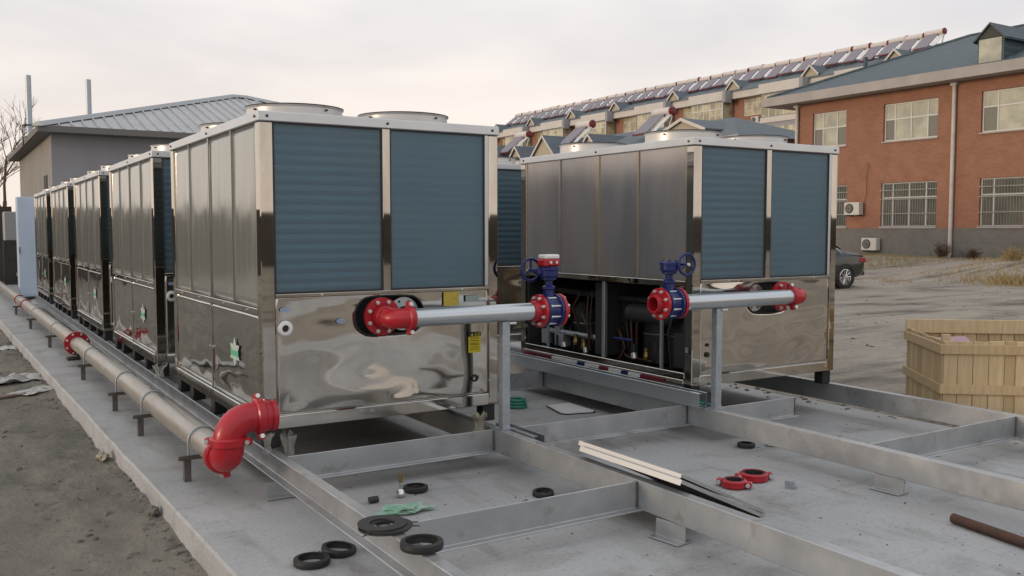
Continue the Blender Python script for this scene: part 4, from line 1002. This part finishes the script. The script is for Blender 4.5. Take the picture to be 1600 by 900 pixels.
def bare_tree(x, y, h, seed, label):
    rnd = random.Random(seed); t = thing('bare_tree', label, 'tree', (x, y, -.1), 0, 'leafless trees beyond the yard wall')
    tr, cw = MB(), MB()
    def grow(p, d, l, r, lev, mb_):
        q = p+d*l; mid = p+d*l*.5+Vector((rnd.uniform(-1, 1), rnd.uniform(-1, 1), 0))*l*.06
        mb_.tube([p, mid, q], [r, r*.85, r*.68], 6 if lev < 2 else 4, caps=False)
        if lev >= 5: return
        for k in range(3 if lev < 3 else 4):
            ax = Vector((rnd.uniform(-1, 1), rnd.uniform(-1, 1), rnd.uniform(-.2, .4)))
            dd = (d*1.0+ax*.75).normalized(); dd.z = abs(dd.z)*.7+.3*d.z+.1; dd.normalize()
            grow(p+d*l*rnd.uniform(.55, 1.), dd, l*rnd.uniform(.55, .78), r*.55, lev+1, cw)
    grow(Vector((0, 0, 0)), Vector((0, 0, 1)), h*.33, h*.013, 0, tr)
    tr.build('trunk', 'bark', t, fix=False); cw.build('crown', 'bark', t, fix=False)
bare_tree(.9, 42, 8.6, 3, 'bare tree at the far left edge beyond the wall')
bare_tree(2.5, 47, 9.2, 8, 'bare tree just left of the shed')
bare_tree(1.7, 52, 8.4, 12, 'smallest bare tree far behind the wall')

# ================================================================== BUILDINGS ON THE RIGHT
def facade(x0, x1, ya_, yb_, z0, z1, holes):
    """wall slab facing -x with real openings; holes = (ya, yb, z0, z1)"""
    mb = MB(); Y = sorted({ya_, yb_, *[h[0] for h in holes], *[h[1] for h in holes]}); Y = [y for y in Y if ya_ <= y <= yb_]
    for a, b in zip(Y, Y[1:]):
        hs = sorted([(h[2], h[3]) for h in holes if h[0] <= a and h[1] >= b]); z = z0
        for h in hs:
            if h[0] > z: mb.box(x0, x1, a, b, z, h[0])
            z = h[1]
        if z < z1: mb.box(x0, x1, a, b, z, z1)
    return mb
def window(t, x, ya_, yb_, z0, z1, cols, tr, panes, bars=0, fw=.07, sill=True):
    """cols: fractions from large y (left in view) to small y; tr: height fraction of the lower row; panes: material per (row, col)"""
    f = MB(); L_ = yb_-ya_
    f.box(x, x+.06, ya_, yb_, z0, z0+fw); f.box(x, x+.06, ya_, yb_, z1-fw, z1)
    f.box(x+.001, x+.061, ya_, ya_+fw, z0+fw, z1-fw); f.box(x+.001, x+.061, yb_-fw, yb_, z0+fw, z1-fw)
    ed = [yb_]
    for c in cols: ed.append(ed[-1]-c*L_)
    for e in ed[1:-1]: f.box(x+.002, x+.062, e-fw*.45, e+fw*.45, z0+fw, z1-fw)
    zt = z0+(z1-z0)*tr; f.box(x+.004, x+.058, ya_+fw, yb_-fw, zt-fw*.5, zt+fw*.5)
    w_ = f.build('window', 'window_frame', t)
    for r, (a, b) in enumerate(((z0, zt), (zt, z1))):
        for c in range(len(cols)):
            m_ = panes[r][c]
            q = MB().box(x+.03, x+.036, ed[c+1]+fw*.3, ed[c]-fw*.3, a+fw*.3, b-fw*.3).build('pane', m_, w_)
            q.rotation_euler = (0, 0, 0)
    if bars:
        me = MB().cyl((0, 0, z0-.02), (0, 0, z1+.02), .010, n=6).mesh('bar', 'bar_grey')
        for k in range(bars): obj('bar', me, w_, loc=(x-.10, ya_+L_*(k+.5)/bars, 0))
        for z in (z0+.03, z0+(z1-z0)*.30, z0+(z1-z0)*.62, z1-.35*(z1-z0)*.5): MB().box(x-.125, x-.105, ya_-.06, yb_+.06, z-.02, z+.02).build('bar', 'bar_grey', w_)
    if sill: MB().box(x-.20, x-.001, ya_-.05, yb_+.05, z0-.07, z0-.005).build('sill', 'fascia', w_)
    return w_
bb = thing('brick_building', 'two storey red brick building with grey plinth and slate roof', 'building', (41.6, 0, 0))
UP = [(32.76, 35.0), (27.40, 30.46), (22.1, 25.2), (16.6, 19.8)]
LOW = [(32.62, 35.0), (27.36, 30.50), (23.05, 25.16), (16.8, 19.6)]
holes = [(a, b, 6.2, 8.12) for a, b in UP]+[(a, b, 1.80, 4.08) for a, b in LOW]
facade(0, .35, 8, 36.1, 1.73, 8.72, holes).build('wall', 'brick', bb)
MB().box(-.03, .35, 8, 36.13, -.3, 1.728).build('plinth_wall', 'plinth', bb)
MB().box(.36, 14, 8, 36.1, -.3, 8.72).build('rear_block', 'brick', bb)
pb_, pg, pd = 'pane_sky_painted', 'pane_grey', 'pane_dark'
window(bb, .12, *UP[0], 6.2, 8.12, (.28, .42, .30), .55, ((pg, pb_, pg), (pb_, pb_, pb_)))
window(bb, .12, *UP[1], 6.2, 8.12, (.20, .30, .30, .20), .58, ((pg, pb_, pb_, pg), (pb_, pb_, pb_, pb_)))
window(bb, .12, *UP[2], 6.2, 8.12, (.24, .52, .24), .62, ((pg, pb_, pb_), (pb_, pb_, pb_)))
window(bb, .12, *UP[3], 6.2, 8.12, (.24, .52, .24), .62, ((pg, pb_, pb_), (pb_, pb_, pb_)))
for (a, b) in LOW: window(bb, .12, a, b, 1.80, 4.08, (.20, .30, .30, .20) if b-a > 2.5 else (.30, .70), .66, ((pd,)*4, (pd,)*4), bars=int((b-a)/.135))
# eaves slab, gutters and the slate roof
ev = MB().box(-.95, .6, 7, 37.9, 8.73, 9.22).build('eaves', 'fascia', bb)
MB().box(.0, 14.5, 36.2, 37.88, 8.74, 9.215).build('eaves', 'fascia', bb)
rf = MB(); RX0, RX1, RY0, RY1, RZ = -.75, 14.45, 2, 37.7, 9.222
RXM = (RX0+RX1)/2; RH = 12.3; hipy = RY1-7.6
rf.add([(RX0, RY0, RZ), (RX1, RY0, RZ), (RX1, RY1, RZ), (RX0, RY1, RZ), (RXM, RY0, RH), (RXM, hipy, RH)], [(0, 3, 5, 4), (3, 2, 5), (2, 1, 4, 5), (0, 4, 1), (0, 1, 2, 3)])
ro = rf.build('roof', 'slate', bb)
hp_ = Vector((RXM, hipy, RH+.02)); MB().tube([(RX0, RY1, RZ+.03), hp_, (RXM, RY0, RH+.02)], .09, 6).build('ridge_cap', 'slate', ro)
MB().cyl((3.9, 34.6, 10.4), (3.9, 34.6, 11.55), .12, n=8).build('vent', 'slate', ro)
def dormer(parent, x, yc, hw, zb_, zw, zp, depth, face, roofm, trim, over=.18, wm='dormer_face', win=None):
    d = MB().prism([(yc-hw, zb_), (yc+hw, zb_), (yc+hw, zw), (yc, zp-.05), (yc-hw, zw)], 'x', x, x+depth).build('dormer', wm, parent)
    sl2 = (zp-zw)/hw
    for s in (-1, 1):
        P = [(x-over, yc, zp), (x-over, yc+s*(hw+over), zw-sl2*over), (x+depth, yc+s*(hw+over), zw-sl2*over), (x+depth, yc, zp)]
        MB().hexa([*P, *[(a, b, c+.10) for a, b, c in P]]).build('dormer_roof', roofm, d)
        if trim:
            Q = [(x-over-.03, yc, zp-.12), (x-over-.03, yc+s*(hw+over), zw-sl2*over-.12), (x-over-.002, yc+s*(hw+over), zw-sl2*over-.12), (x-over-.002, yc, zp-.12)]
            MB().hexa([*Q, *[(a, b, c+.24) for a, b, c in Q]]).build('bargeboard', trim, d)
    if face: MB().prism([(yc-hw*.86, zb_+.04), (yc+hw*.86, zb_+.04), (yc+hw*.86, zw-.03), (yc-hw*.86, zw-.03)], 'x', x-.05, x-.002).build('dormer_window', face, d)
    return d
dm = dormer(ro, -.35, 24.63, .62, 9.25, 10.45, 11.05, 4.5, 'pane_sky_painted', 'slate', None, .16, wm='slate')
MB().prism([(24.63-.60, 10.47), (24.63+.60, 10.47), (24.63, 11.0)], 'x', -.40, -.352).build('gable_board', 'dormer_dark', dm)
for yy in (26.5, 36.02, 15.5):
    dp = MB().cyl((-.12, yy, .45), (-.12, yy, 8.725), .095, n=14).build('downpipe', 'downpipe', bb)
    MB().box(-.26, .0, yy-.15, yy+.15, 8.55, 8.72).build('hopper', 'downpipe', dp)
    MB().cyl((-.12, yy, .46), (-.30, yy, .28), .095, n=12).build('shoe', 'downpipe', dp)
    for z in (3.0, 5.6): MB().torus((-.12, yy, z), (0, 0, 1), .10, .018, 16, 6).build('bracket', 'downpipe', dp)
def ac_unit(x, y, z, s, label, rz=0):
    t = thing('air_conditioner', label, 'air conditioner', (x, y, z), rz, 'outdoor air conditioner units')
    MB().box(-.32*s, 0, -.42*s, .42*s, 0, .60*s).build('casing', 'ac_white', t, bevel=.02)
    MB().lathe([(0, 0), (.20*s, 0), (.225*s, .02), (.23*s, .0), (.23*s, -.01)], (-.322*s, .12*s, .31*s), (-1, 0, 0), 24, closed=False).build('fan_grille', 'rubber_grey', t)
    g = MB()
    for k in range(1, 4): g.torus((-.345*s, .12*s, .31*s), (1, 0, 0), .055*k*s, .008*s, 18, 4)
    g.build('grille_wire', 'ac_white', t)
    for yy in (-.3, .3): MB().box(-.34*s, .06, yy*s-.02, yy*s+.02, -.06, -.002).build('bracket', 'rubber_grey', t)
    return t
ac_unit(41.50, 31.95, 2.44, 1.12, 'air conditioner unit hanging on the red brick beside the barred window')
ac_unit(41.50, 30.85, .58, 1.08, 'air conditioner unit low on the grey plinth near the ground')
tag(MB().tube([(41.5, 31.5, 3.0), (41.5, 31.3, 3.6), (41.52, 31.35, 4.6), (41.5, 31.2, 5.0), (41.55, 31.35, 5.2)], .014, 6).build('refrigerant_hose', 'dry_brown', bpy.data.objects['air_conditioner']), None)
ho = bpy.data.objects['refrigerant_hose']; ho.location = Vector((-41.50, -31.95, -2.44))

# long apartment block with bays, white eaves band, dormers
XL = 75.0
ap = thing('apartment_block', 'long apartment block with bays, white eaves band and solar heaters along its roof', 'building', (XL, 0, 0))
DM = [43.2, 53.6, 63.2, 73.8, 83.5, 94.7, 104.4, 114.7, 124.6]
hl = []
for d in DM:
    for zt in (16.1, 12.75, 9.4): hl.append((d-3.9, d-1.3, zt-2.05, zt-.05))
facade(0, .3, 38, 128, -.3, 16.2, hl).build('wall', 'brick_far', ap)
MB().box(.31, 11, 38, 128, -.3, 16.2).build('rear_block', 'brick_far', ap)
MB().box(-.75, .0, 38, 128.3, 16.0, 16.75).build('eaves_band', 'white_band', ap)
for d in DM:
    MB().box(-1.65, -.752, d+.1, d+5.7, 15.85, 16.85).build('bay_cornice', 'white_band', ap)
    by = MB().box(-1.45, -.01, d+.35, d+5.45, 2.5, 15.84).build('bay', 'bay_grey', ap)
    MB().box(-1.75, -.752, d-.2, d+.25, 15.6, 16.9).build('pilaster_cap', 'bay_grey', ap)
    for zt in (15.8, 12.45, 9.1):
        n_ = 5
        for k in range(n_):
            a = d+.45+k*(4.9/n_); MB().box(-1.485, -1.455, a+.05, a+4.9/n_-.05, zt-2.35, zt-.15).build('pane', 'pane_far_sky_painted', by)
            MB().box(-1.50, -1.453, a-.05, a+.05, zt-2.4, zt-.1).build('glazing_bar', 'window_frame', by)
        MB().box(-1.505, -1.452, d+.4, d+5.4, zt-.85, zt-.77).build('glazing_bar', 'window_frame', by)
        MB().box(-1.30, -.15, d+.315, d+.345, zt-2.35, zt-.15).build('pane', 'pane_far_sky_painted', by)
        MB().box(-1.55, -1.452, d+.3, d+5.5, zt-3.0, zt-2.45).build('spandrel', 'white_band', by)
    for zt in (16.1, 12.75, 9.4):
        f = MB(); a, b = d-3.9, d-1.3
        f.box(.06, .12, a, b, zt-2.05, zt-1.97); f.box(.06, .12, a, b, zt-.13, zt-.05); f.box(.06, .12, a, a+.08, zt-1.97, zt-.13); f.box(.06, .12, b-.08, b, zt-1.97, zt-.13); f.box(.06, .12, a+1.25, a+1.33, zt-1.97, zt-.13); f.box(.061, .119, a+.08, b-.08, zt-.75, zt-.69)
        wv = f.build('window', 'window_frame', ap)
        MB().box(.09, .1, a+.05, a+1.27, zt-2.0, zt-.1).build('pane', 'pane_far_sky_painted', wv); MB().box(.09, .1, a+1.31, b-.05, zt-2.0, zt-.1).build('pane', 'pane_far_sky_painted', wv)
        MB().box(-.7, -.002, d-4.6, d+.2, zt-3.1, zt-2.98).build('ledge', 'white_band', ap)
    MB().cyl((-.15, d-4.1, 1), (-.15, d-4.1, 15.99), .11, n=8).build('downpipe', 'downpipe', ap)
rfa = MB(); rfa.add([(-.9, 38, 16.76), (4.6, 38, 19.0), (4.6, 128.4, 19.0), (-.9, 128.4, 16.76), (11.5, 38, 16.3), (11.5, 128.4, 16.3), (-.9, 38, 16.752), (-.9, 128.4, 16.752)], [(0, 1, 2, 3), (1, 4, 5, 2), (3, 2, 5), (0, 4, 1), (0, 4, 5, 3)])
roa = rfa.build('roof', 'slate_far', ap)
for d in DM: dormer(roa, -.1, d+.15, .85, 16.78, 17.35, 18.15, 4.2, None, 'slate_far', 'white_band', .25)
# the row of solar water heaters on the ridge
def solar_mesh(s=1.):
    """heater with its tank along y, tubes sloping down towards -x"""
    t = thing('solar_heater', 'x', 'solar heater')
    MB().cyl((0, -.84*s, 0), (0, .84*s, 0), .27*s, n=18).build('tank', 'tank_white', t)
    for e in (-1, 1): MB().lathe([(0, .13*s), (.18*s, .12*s), (.285*s, .05*s), (.285*s, -.05*s), (.27*s, -.05*s)], (0, e*.84*s, 0), (0, e, 0), 18, closed=False).build('end_cap', 'red_dark' if e < 0 else 'tank_white', t)
    p, q = Vector((-.2*s, 0, -.18*s)), Vector((-1.75*s, 0, -1.45*s)); mb = MB()
    for k in range(12):
        y_ = (-.34+1.18*k/11)*s; mb.cyl(p+Vector((0, y_, 0)), q+Vector((0, y_, 0)), .066*s, n=5)
    mb.build('tubes', 'solar_tube', t)
    MB().box(-1.85*s, -1.68*s, -.5*s, .9*s, -1.54*s, -1.46*s).build('foot_rail', 'red_dark', t)
    P = [(-.12*s, -.90*s, -.22*s), (-.12*s, -.48*s, -.22*s), (-1.45*s, -.48*s, -1.34*s), (-1.45*s, -.90*s, -1.34*s)]
    MB().hexa([*P, *[(a+.04*s, b_, c_-.05*s) for a, b_, c_ in P]]).build('side_sheet', 'foil', t)
    for e in (-1, 1): MB().cyl((.05*s, e*.78*s, -.25*s), (-.35*s, e*.78*s, -1.30*s), .05*s, n=5).build('leg', 'foil', t)
    return t
sh0 = solar_mesh(1.08)
gs = 'solar water heaters along the far ridge'
for k in range(37):
    o = sh0 if k == 0 else copy_tree(sh0)
    rj = random.Random(k*7+1); o.location = (79.0+rj.uniform(-.06, .06), 52.45+2.003*k+rj.uniform(-.07, .07), 19.85+rj.uniform(-.05, .06)); o.rotation_euler = (rj.uniform(-.012, .012), rj.uniform(-.04, .04), rj.uniform(-.025, .025)); tag(o, 'one of the many small solar water heaters lined up along the far roof ridge', 'solar heater', gs)
# lower annexe with gabled dormers and three larger heaters
XA = 46.0
an = thing('annexe', 'low annexe whose slate roof has white edged gables, behind the chillers', 'building', (XA, 0, 0))
MB().box(0, 10, 45, 82, -.3, 8.0).build('wall', 'brick_far', an)
r2 = MB(); r2.add([(-.6, 44.4, 8.0), (-.6, 82.6, 8.0), (5.2, 82.6, 10.15), (5.2, 50.5, 10.15), (11, 44.4, 8.0), (11, 82.6, 8.0)], [(0, 1, 2, 3), (3, 2, 5, 4), (0, 3, 4), (1, 5, 2), (0, 4, 5, 1)])
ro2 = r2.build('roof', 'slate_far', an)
MB().box(-.72, -.45, 44.3, 82.7, 7.7, 8.0).build('gutter', 'white_band', an)
for (yc, hw, zb_, zw, zp, fm) in ((68.2, 1.75, 7.9, 8.25, 9.95, None), (61.45, 1.0, 8.05, 8.5, 9.5, 'dormer_dark'), (72.8, .85, 8.05, 8.45, 9.35, 'dormer_dark'), (50.2, 2.3, 8.0, 8.75, 9.6, 'dormer_dark'), (78.5, 1.75, 7.9, 8.25, 9.95, None)):
    dormer(ro2, -.2, yc, hw, zb_, zw, zp, 4.6, fm, 'slate_far', 'white_band', .22)
for k, (yc, l) in enumerate(((56.2, 'largest red ended solar heater on the annexe roof, nearest the brick building'), (66.6, 'middle red ended solar heater on the annexe roof'), (76.9, 'leftmost red ended solar heater on the annexe roof'))):
    o = copy_tree(sh0); o.scale = (1.15,)*3; o.location = (49.2, yc, 11.0); tag(o, l, 'solar heater', 'larger solar heaters on the annexe roof')
ac_unit(XL-.05, 70.5, 13.05, 1.25, 'tiny air conditioner unit high on the far apartment block')

# ================================================================== CAR
def make_car(x, y, hd):
    t = thing('parked_car', 'dark saloon car parked beyond the chiller, only its tail showing', 'car', (x, y, ground_h(x, y)), hd)
    # local +x = forward; stations from tail to nose: (x, half width low, half width belt, z low, z belt, z top, half width top)
    st = [(-2.36, .70, .74, .42, .80, .84, .70), (-2.32, .78, .82, .30, .86, .97, .74), (-2.05, .86, .88, .24, .90, 1.03, .78), (-1.70, .89, .90, .22, .92, 1.06, .80), (-1.45, .90, .91, .22, .93, 1.12, .78), (-.95, .90, .91, .22, .93, 1.36, .62), (-.45, .90, .91, .22, .93, 1.46, .58),
          (.1, .90, .91, .22, .92, 1.47, .58), (.55, .90, .91, .22, .91, 1.38, .60), (1.15, .90, .90, .22, .90, 1.02, .76), (1.6, .89, .88, .24, .86, .95, .76), (2.05, .84, .82, .28, .78, .86, .70), (2.33, .70, .68, .36, .66, .72, .58)]
    mb = MB(); ring_ = []
    for (sx, wl_, wb, zl_, zb_, zt_, wt) in st:
        pts = [(-wl_*.92, zl_), (-wl_, zl_+.12), (-wb, (zl_+zb_)/2+.08), (-wb+.02, zb_), (-(wt+(wb-wt)*.42), zb_+(zt_-zb_)*.5), (-wt, zt_-.05), (-wt*.75, zt_), (0, zt_+.015)]
        pts = pts+[(-a, b) for a, b in pts[-2::-1]]
        ring_.append([(sx, a, b) for a, b in pts])
    n_ = len(ring_[0])
    mb.add([p for r in ring_ for p in r], [(i*n_+j, i*n_+j+1, (i+1)*n_+j+1, (i+1)*n_+j) for i in range(len(st)-1) for j in range(n_-1)]+[tuple(range(n_)), tuple(range((len(st)-1)*n_, len(st)*n_))[::-1]]+[((i+1)*n_, (i+1)*n_+n_-1, i*n_+n_-1, i*n_) for i in range(len(st)-1)], True)
    body = mb.build('body', 'car_paint', t)
    ss = body.modifiers.new('smooth', 'SUBSURF'); ss.levels = 2; ss.render_levels = 2
    for s in (-1, 1):
        g = MB()   # side glass
        for (xa, xb, za0, zb0, za1, zb1, wa, wb_) in ((-1.22, -.50, .98, .97, 1.16, 1.40, .845, .66), (-.42, .55, .97, .96, 1.41, 1.36, .84, .66)):
            P = [(xa, s*.875, za0), (xb, s*.875, zb0), (xb, s*.69, zb1), (xa+.12, s*(.74 if za1 < 1.2 else .69), za1)]
            g.hexa([*P, *[(a, b-s*.03, c) for a, b, c in P]])
        g.build('side_window', 'car_glass', t)
        tr_ = MB().tube([(-1.30, s*.885, .975), (-1.0, s*.80, 1.23), (-.5, s*.69, 1.42), (.1, s*.68, 1.43), (.6, s*.73, 1.33)], .012, 6).build('window_trim', 'chrome', t)
        MB().hexa([(-2.36, s*.84, .72), (-2.02, s*.90, .74), (-2.02, s*.80, .74), (-2.36, s*.60, .72), (-2.33, s*.80, .88), (-2.05, s*.88, .86), (-2.05, s*.78, .86), (-2.33, s*.58, .88)]).build('tail_light', 'tail_red', t, bevel=.02)
        for xw in (-1.42, 1.38):
            wh = MB().lathe([(.20, 0), (.30, -.01), (.325, .03), (.325, .18), (.30, .215), (.20, .205)], (xw, s*.70, .325), (0, s, 0), 28).build('wheel', 'rubber', t)
            rm = MB().lathe([(.215, .2), (.225, .212), (.21, .216), (.19, .17), (.0, .17)], (xw, s*.70, .325), (0, s, 0), 28, closed=False).build('rim', 'chrome', wh)
            sp_ = MB()
            for k in range(10):
                a = 2*PI*k/10; c_, s_ = math.cos(a), math.sin(a); sp_.cyl((xw+.03*c_, s*.905, .325+.03*s_), (xw+.205*c_, s*.91, .325+.205*s_), .017, n=5)
            sp_.cyl((xw, s*.87, .325), (xw, s*.918, .325), .045, n=12); sp_.build('spokes', 'chrome', wh)
            MB().torus((xw, s*.885, .335), (0, 1, 0), .355, .03, 28, 6).build('wheel_arch', 'rubber', t)
    MB().box(-2.43, -2.30, -.72, .72, .34, .48).build('bumper', 'rubber_grey', t, bevel=.03)
    MB().hexa([(-1.50, -.68, 1.10), (-1.50, .68, 1.10), (-1.02, .58, 1.37), (-1.02, -.58, 1.37), (-1.47, -.68, 1.12), (-1.47, .68, 1.12), (-.99, .58, 1.40), (-.99, -.58, 1.40)]).build('rear_window', 'car_glass', t)
    return t
hd = R(176)        # tail to the right
fw_ = Vector((math.cos(hd), math.sin(hd)))
wc = Vector((21.72, 17.12)); nl = Vector((fw_.y, -fw_.x))*1
cen = wc+fw_*1.42+Vector((-fw_.y, fw_.x))*(.80 if (Vector((-fw_.y, fw_.x)).dot(wc) > 0) else -.80)
make_car(cen.x, cen.y, hd)

# ================================================================== DRY GRASS AND BUSHES
rr = random.Random(23); mb = MB()
def blade(mb, x, y, z, h, rnd):
    a = rnd.uniform(0, 2*PI); l = rnd.uniform(.1, .6)*h; wd = rnd.uniform(.006, .014)*max(1, h*3)
    dx, dy = math.cos(a), math.sin(a)
    mb.add([(x-dy*wd, y+dx*wd, z), (x+dy*wd, y-dx*wd, z), (x+dx*l*.5+dy*wd*.6, y+dy*l*.5-dx*wd*.6, z+h*.7), (x+dx*l, y+dy*l, z+h*.95)], [(0, 1, 2), (0, 2, 3)])
for k in range(16000):
    x = rr.uniform(25, 41); y = rr.uniform(12, 36)
    d_ = noise.noise(Vector((x*.35, y*.35, 5)))
    if x > 27.5 and y < x*.58: d_ += .3
    if x < 30: d_ -= .2
    if d_ < (-.08 if x > 31 else .08): continue
    blade(mb, x, y, ground_h(x, y)-.02, rr.uniform(.05, .18)*(1.5 if d_ > .4 else 1), rr)
for k in range(1800):
    x = rr.gauss(28.3, .9); y = rr.gauss(15.2, .9); blade(mb, x, y, ground_h(x, y)-.02, rr.uniform(.1, .32), rr)
tag(mb.build('dry_grass', 'dry_grass', fix=False), 'straw coloured dry grass on the rough ground before the brick building', 'grass', kind='stuff')
def dry_bush(x, y, h, seed, label, m='dry_brown'):
    rnd = random.Random(seed); t = thing('dry_bush', label, 'bush', (x, y, ground_h(x, y)-.05), 0, 'leafless bushes at the foot of the brick building'); b1, b2 = MB(), MB()
    for k in range(46):
        a = rnd.uniform(0, 2*PI); q = rnd.uniform(.15, .75); d = Vector((math.cos(a)*q, math.sin(a)*q, 1)).normalized(); l = h*rnd.uniform(.5, 1.05)
        p0 = Vector((rnd.gauss(0, .12), rnd.gauss(0, .12), 0)); p1 = p0+d*l*.6; p2 = p0+d*l+Vector((0, 0, -.05))
        b1.tube([p0, p1, p2], [.014, .010, .004], 4, caps=False)
        for j in range(9):
            s_ = p0+d*l*rnd.uniform(.3, 1); e = s_+Vector((rnd.uniform(-1, 1), rnd.uniform(-1, 1), rnd.uniform(-.2, .8))).normalized()*rnd.uniform(.08, .25)
            b2.tube([s_, e], [.008, .004], 3, caps=False)
    b1.build('stems', m, t, fix=False); tag(b2.build('twigs', m, t, fix=False), kind='stuff')
dry_bush(40.6, 26.3, .85, 4, 'brown leafless bush at the foot of the drainpipe')
dry_bush(39.6, 24.2, .55, 6, 'smaller brown bush right of the drainpipe against the plinth')
dry_bush(33.0, 18.6, .55, 9, 'dry weeds growing on the rubble mound', 'dry_grass')
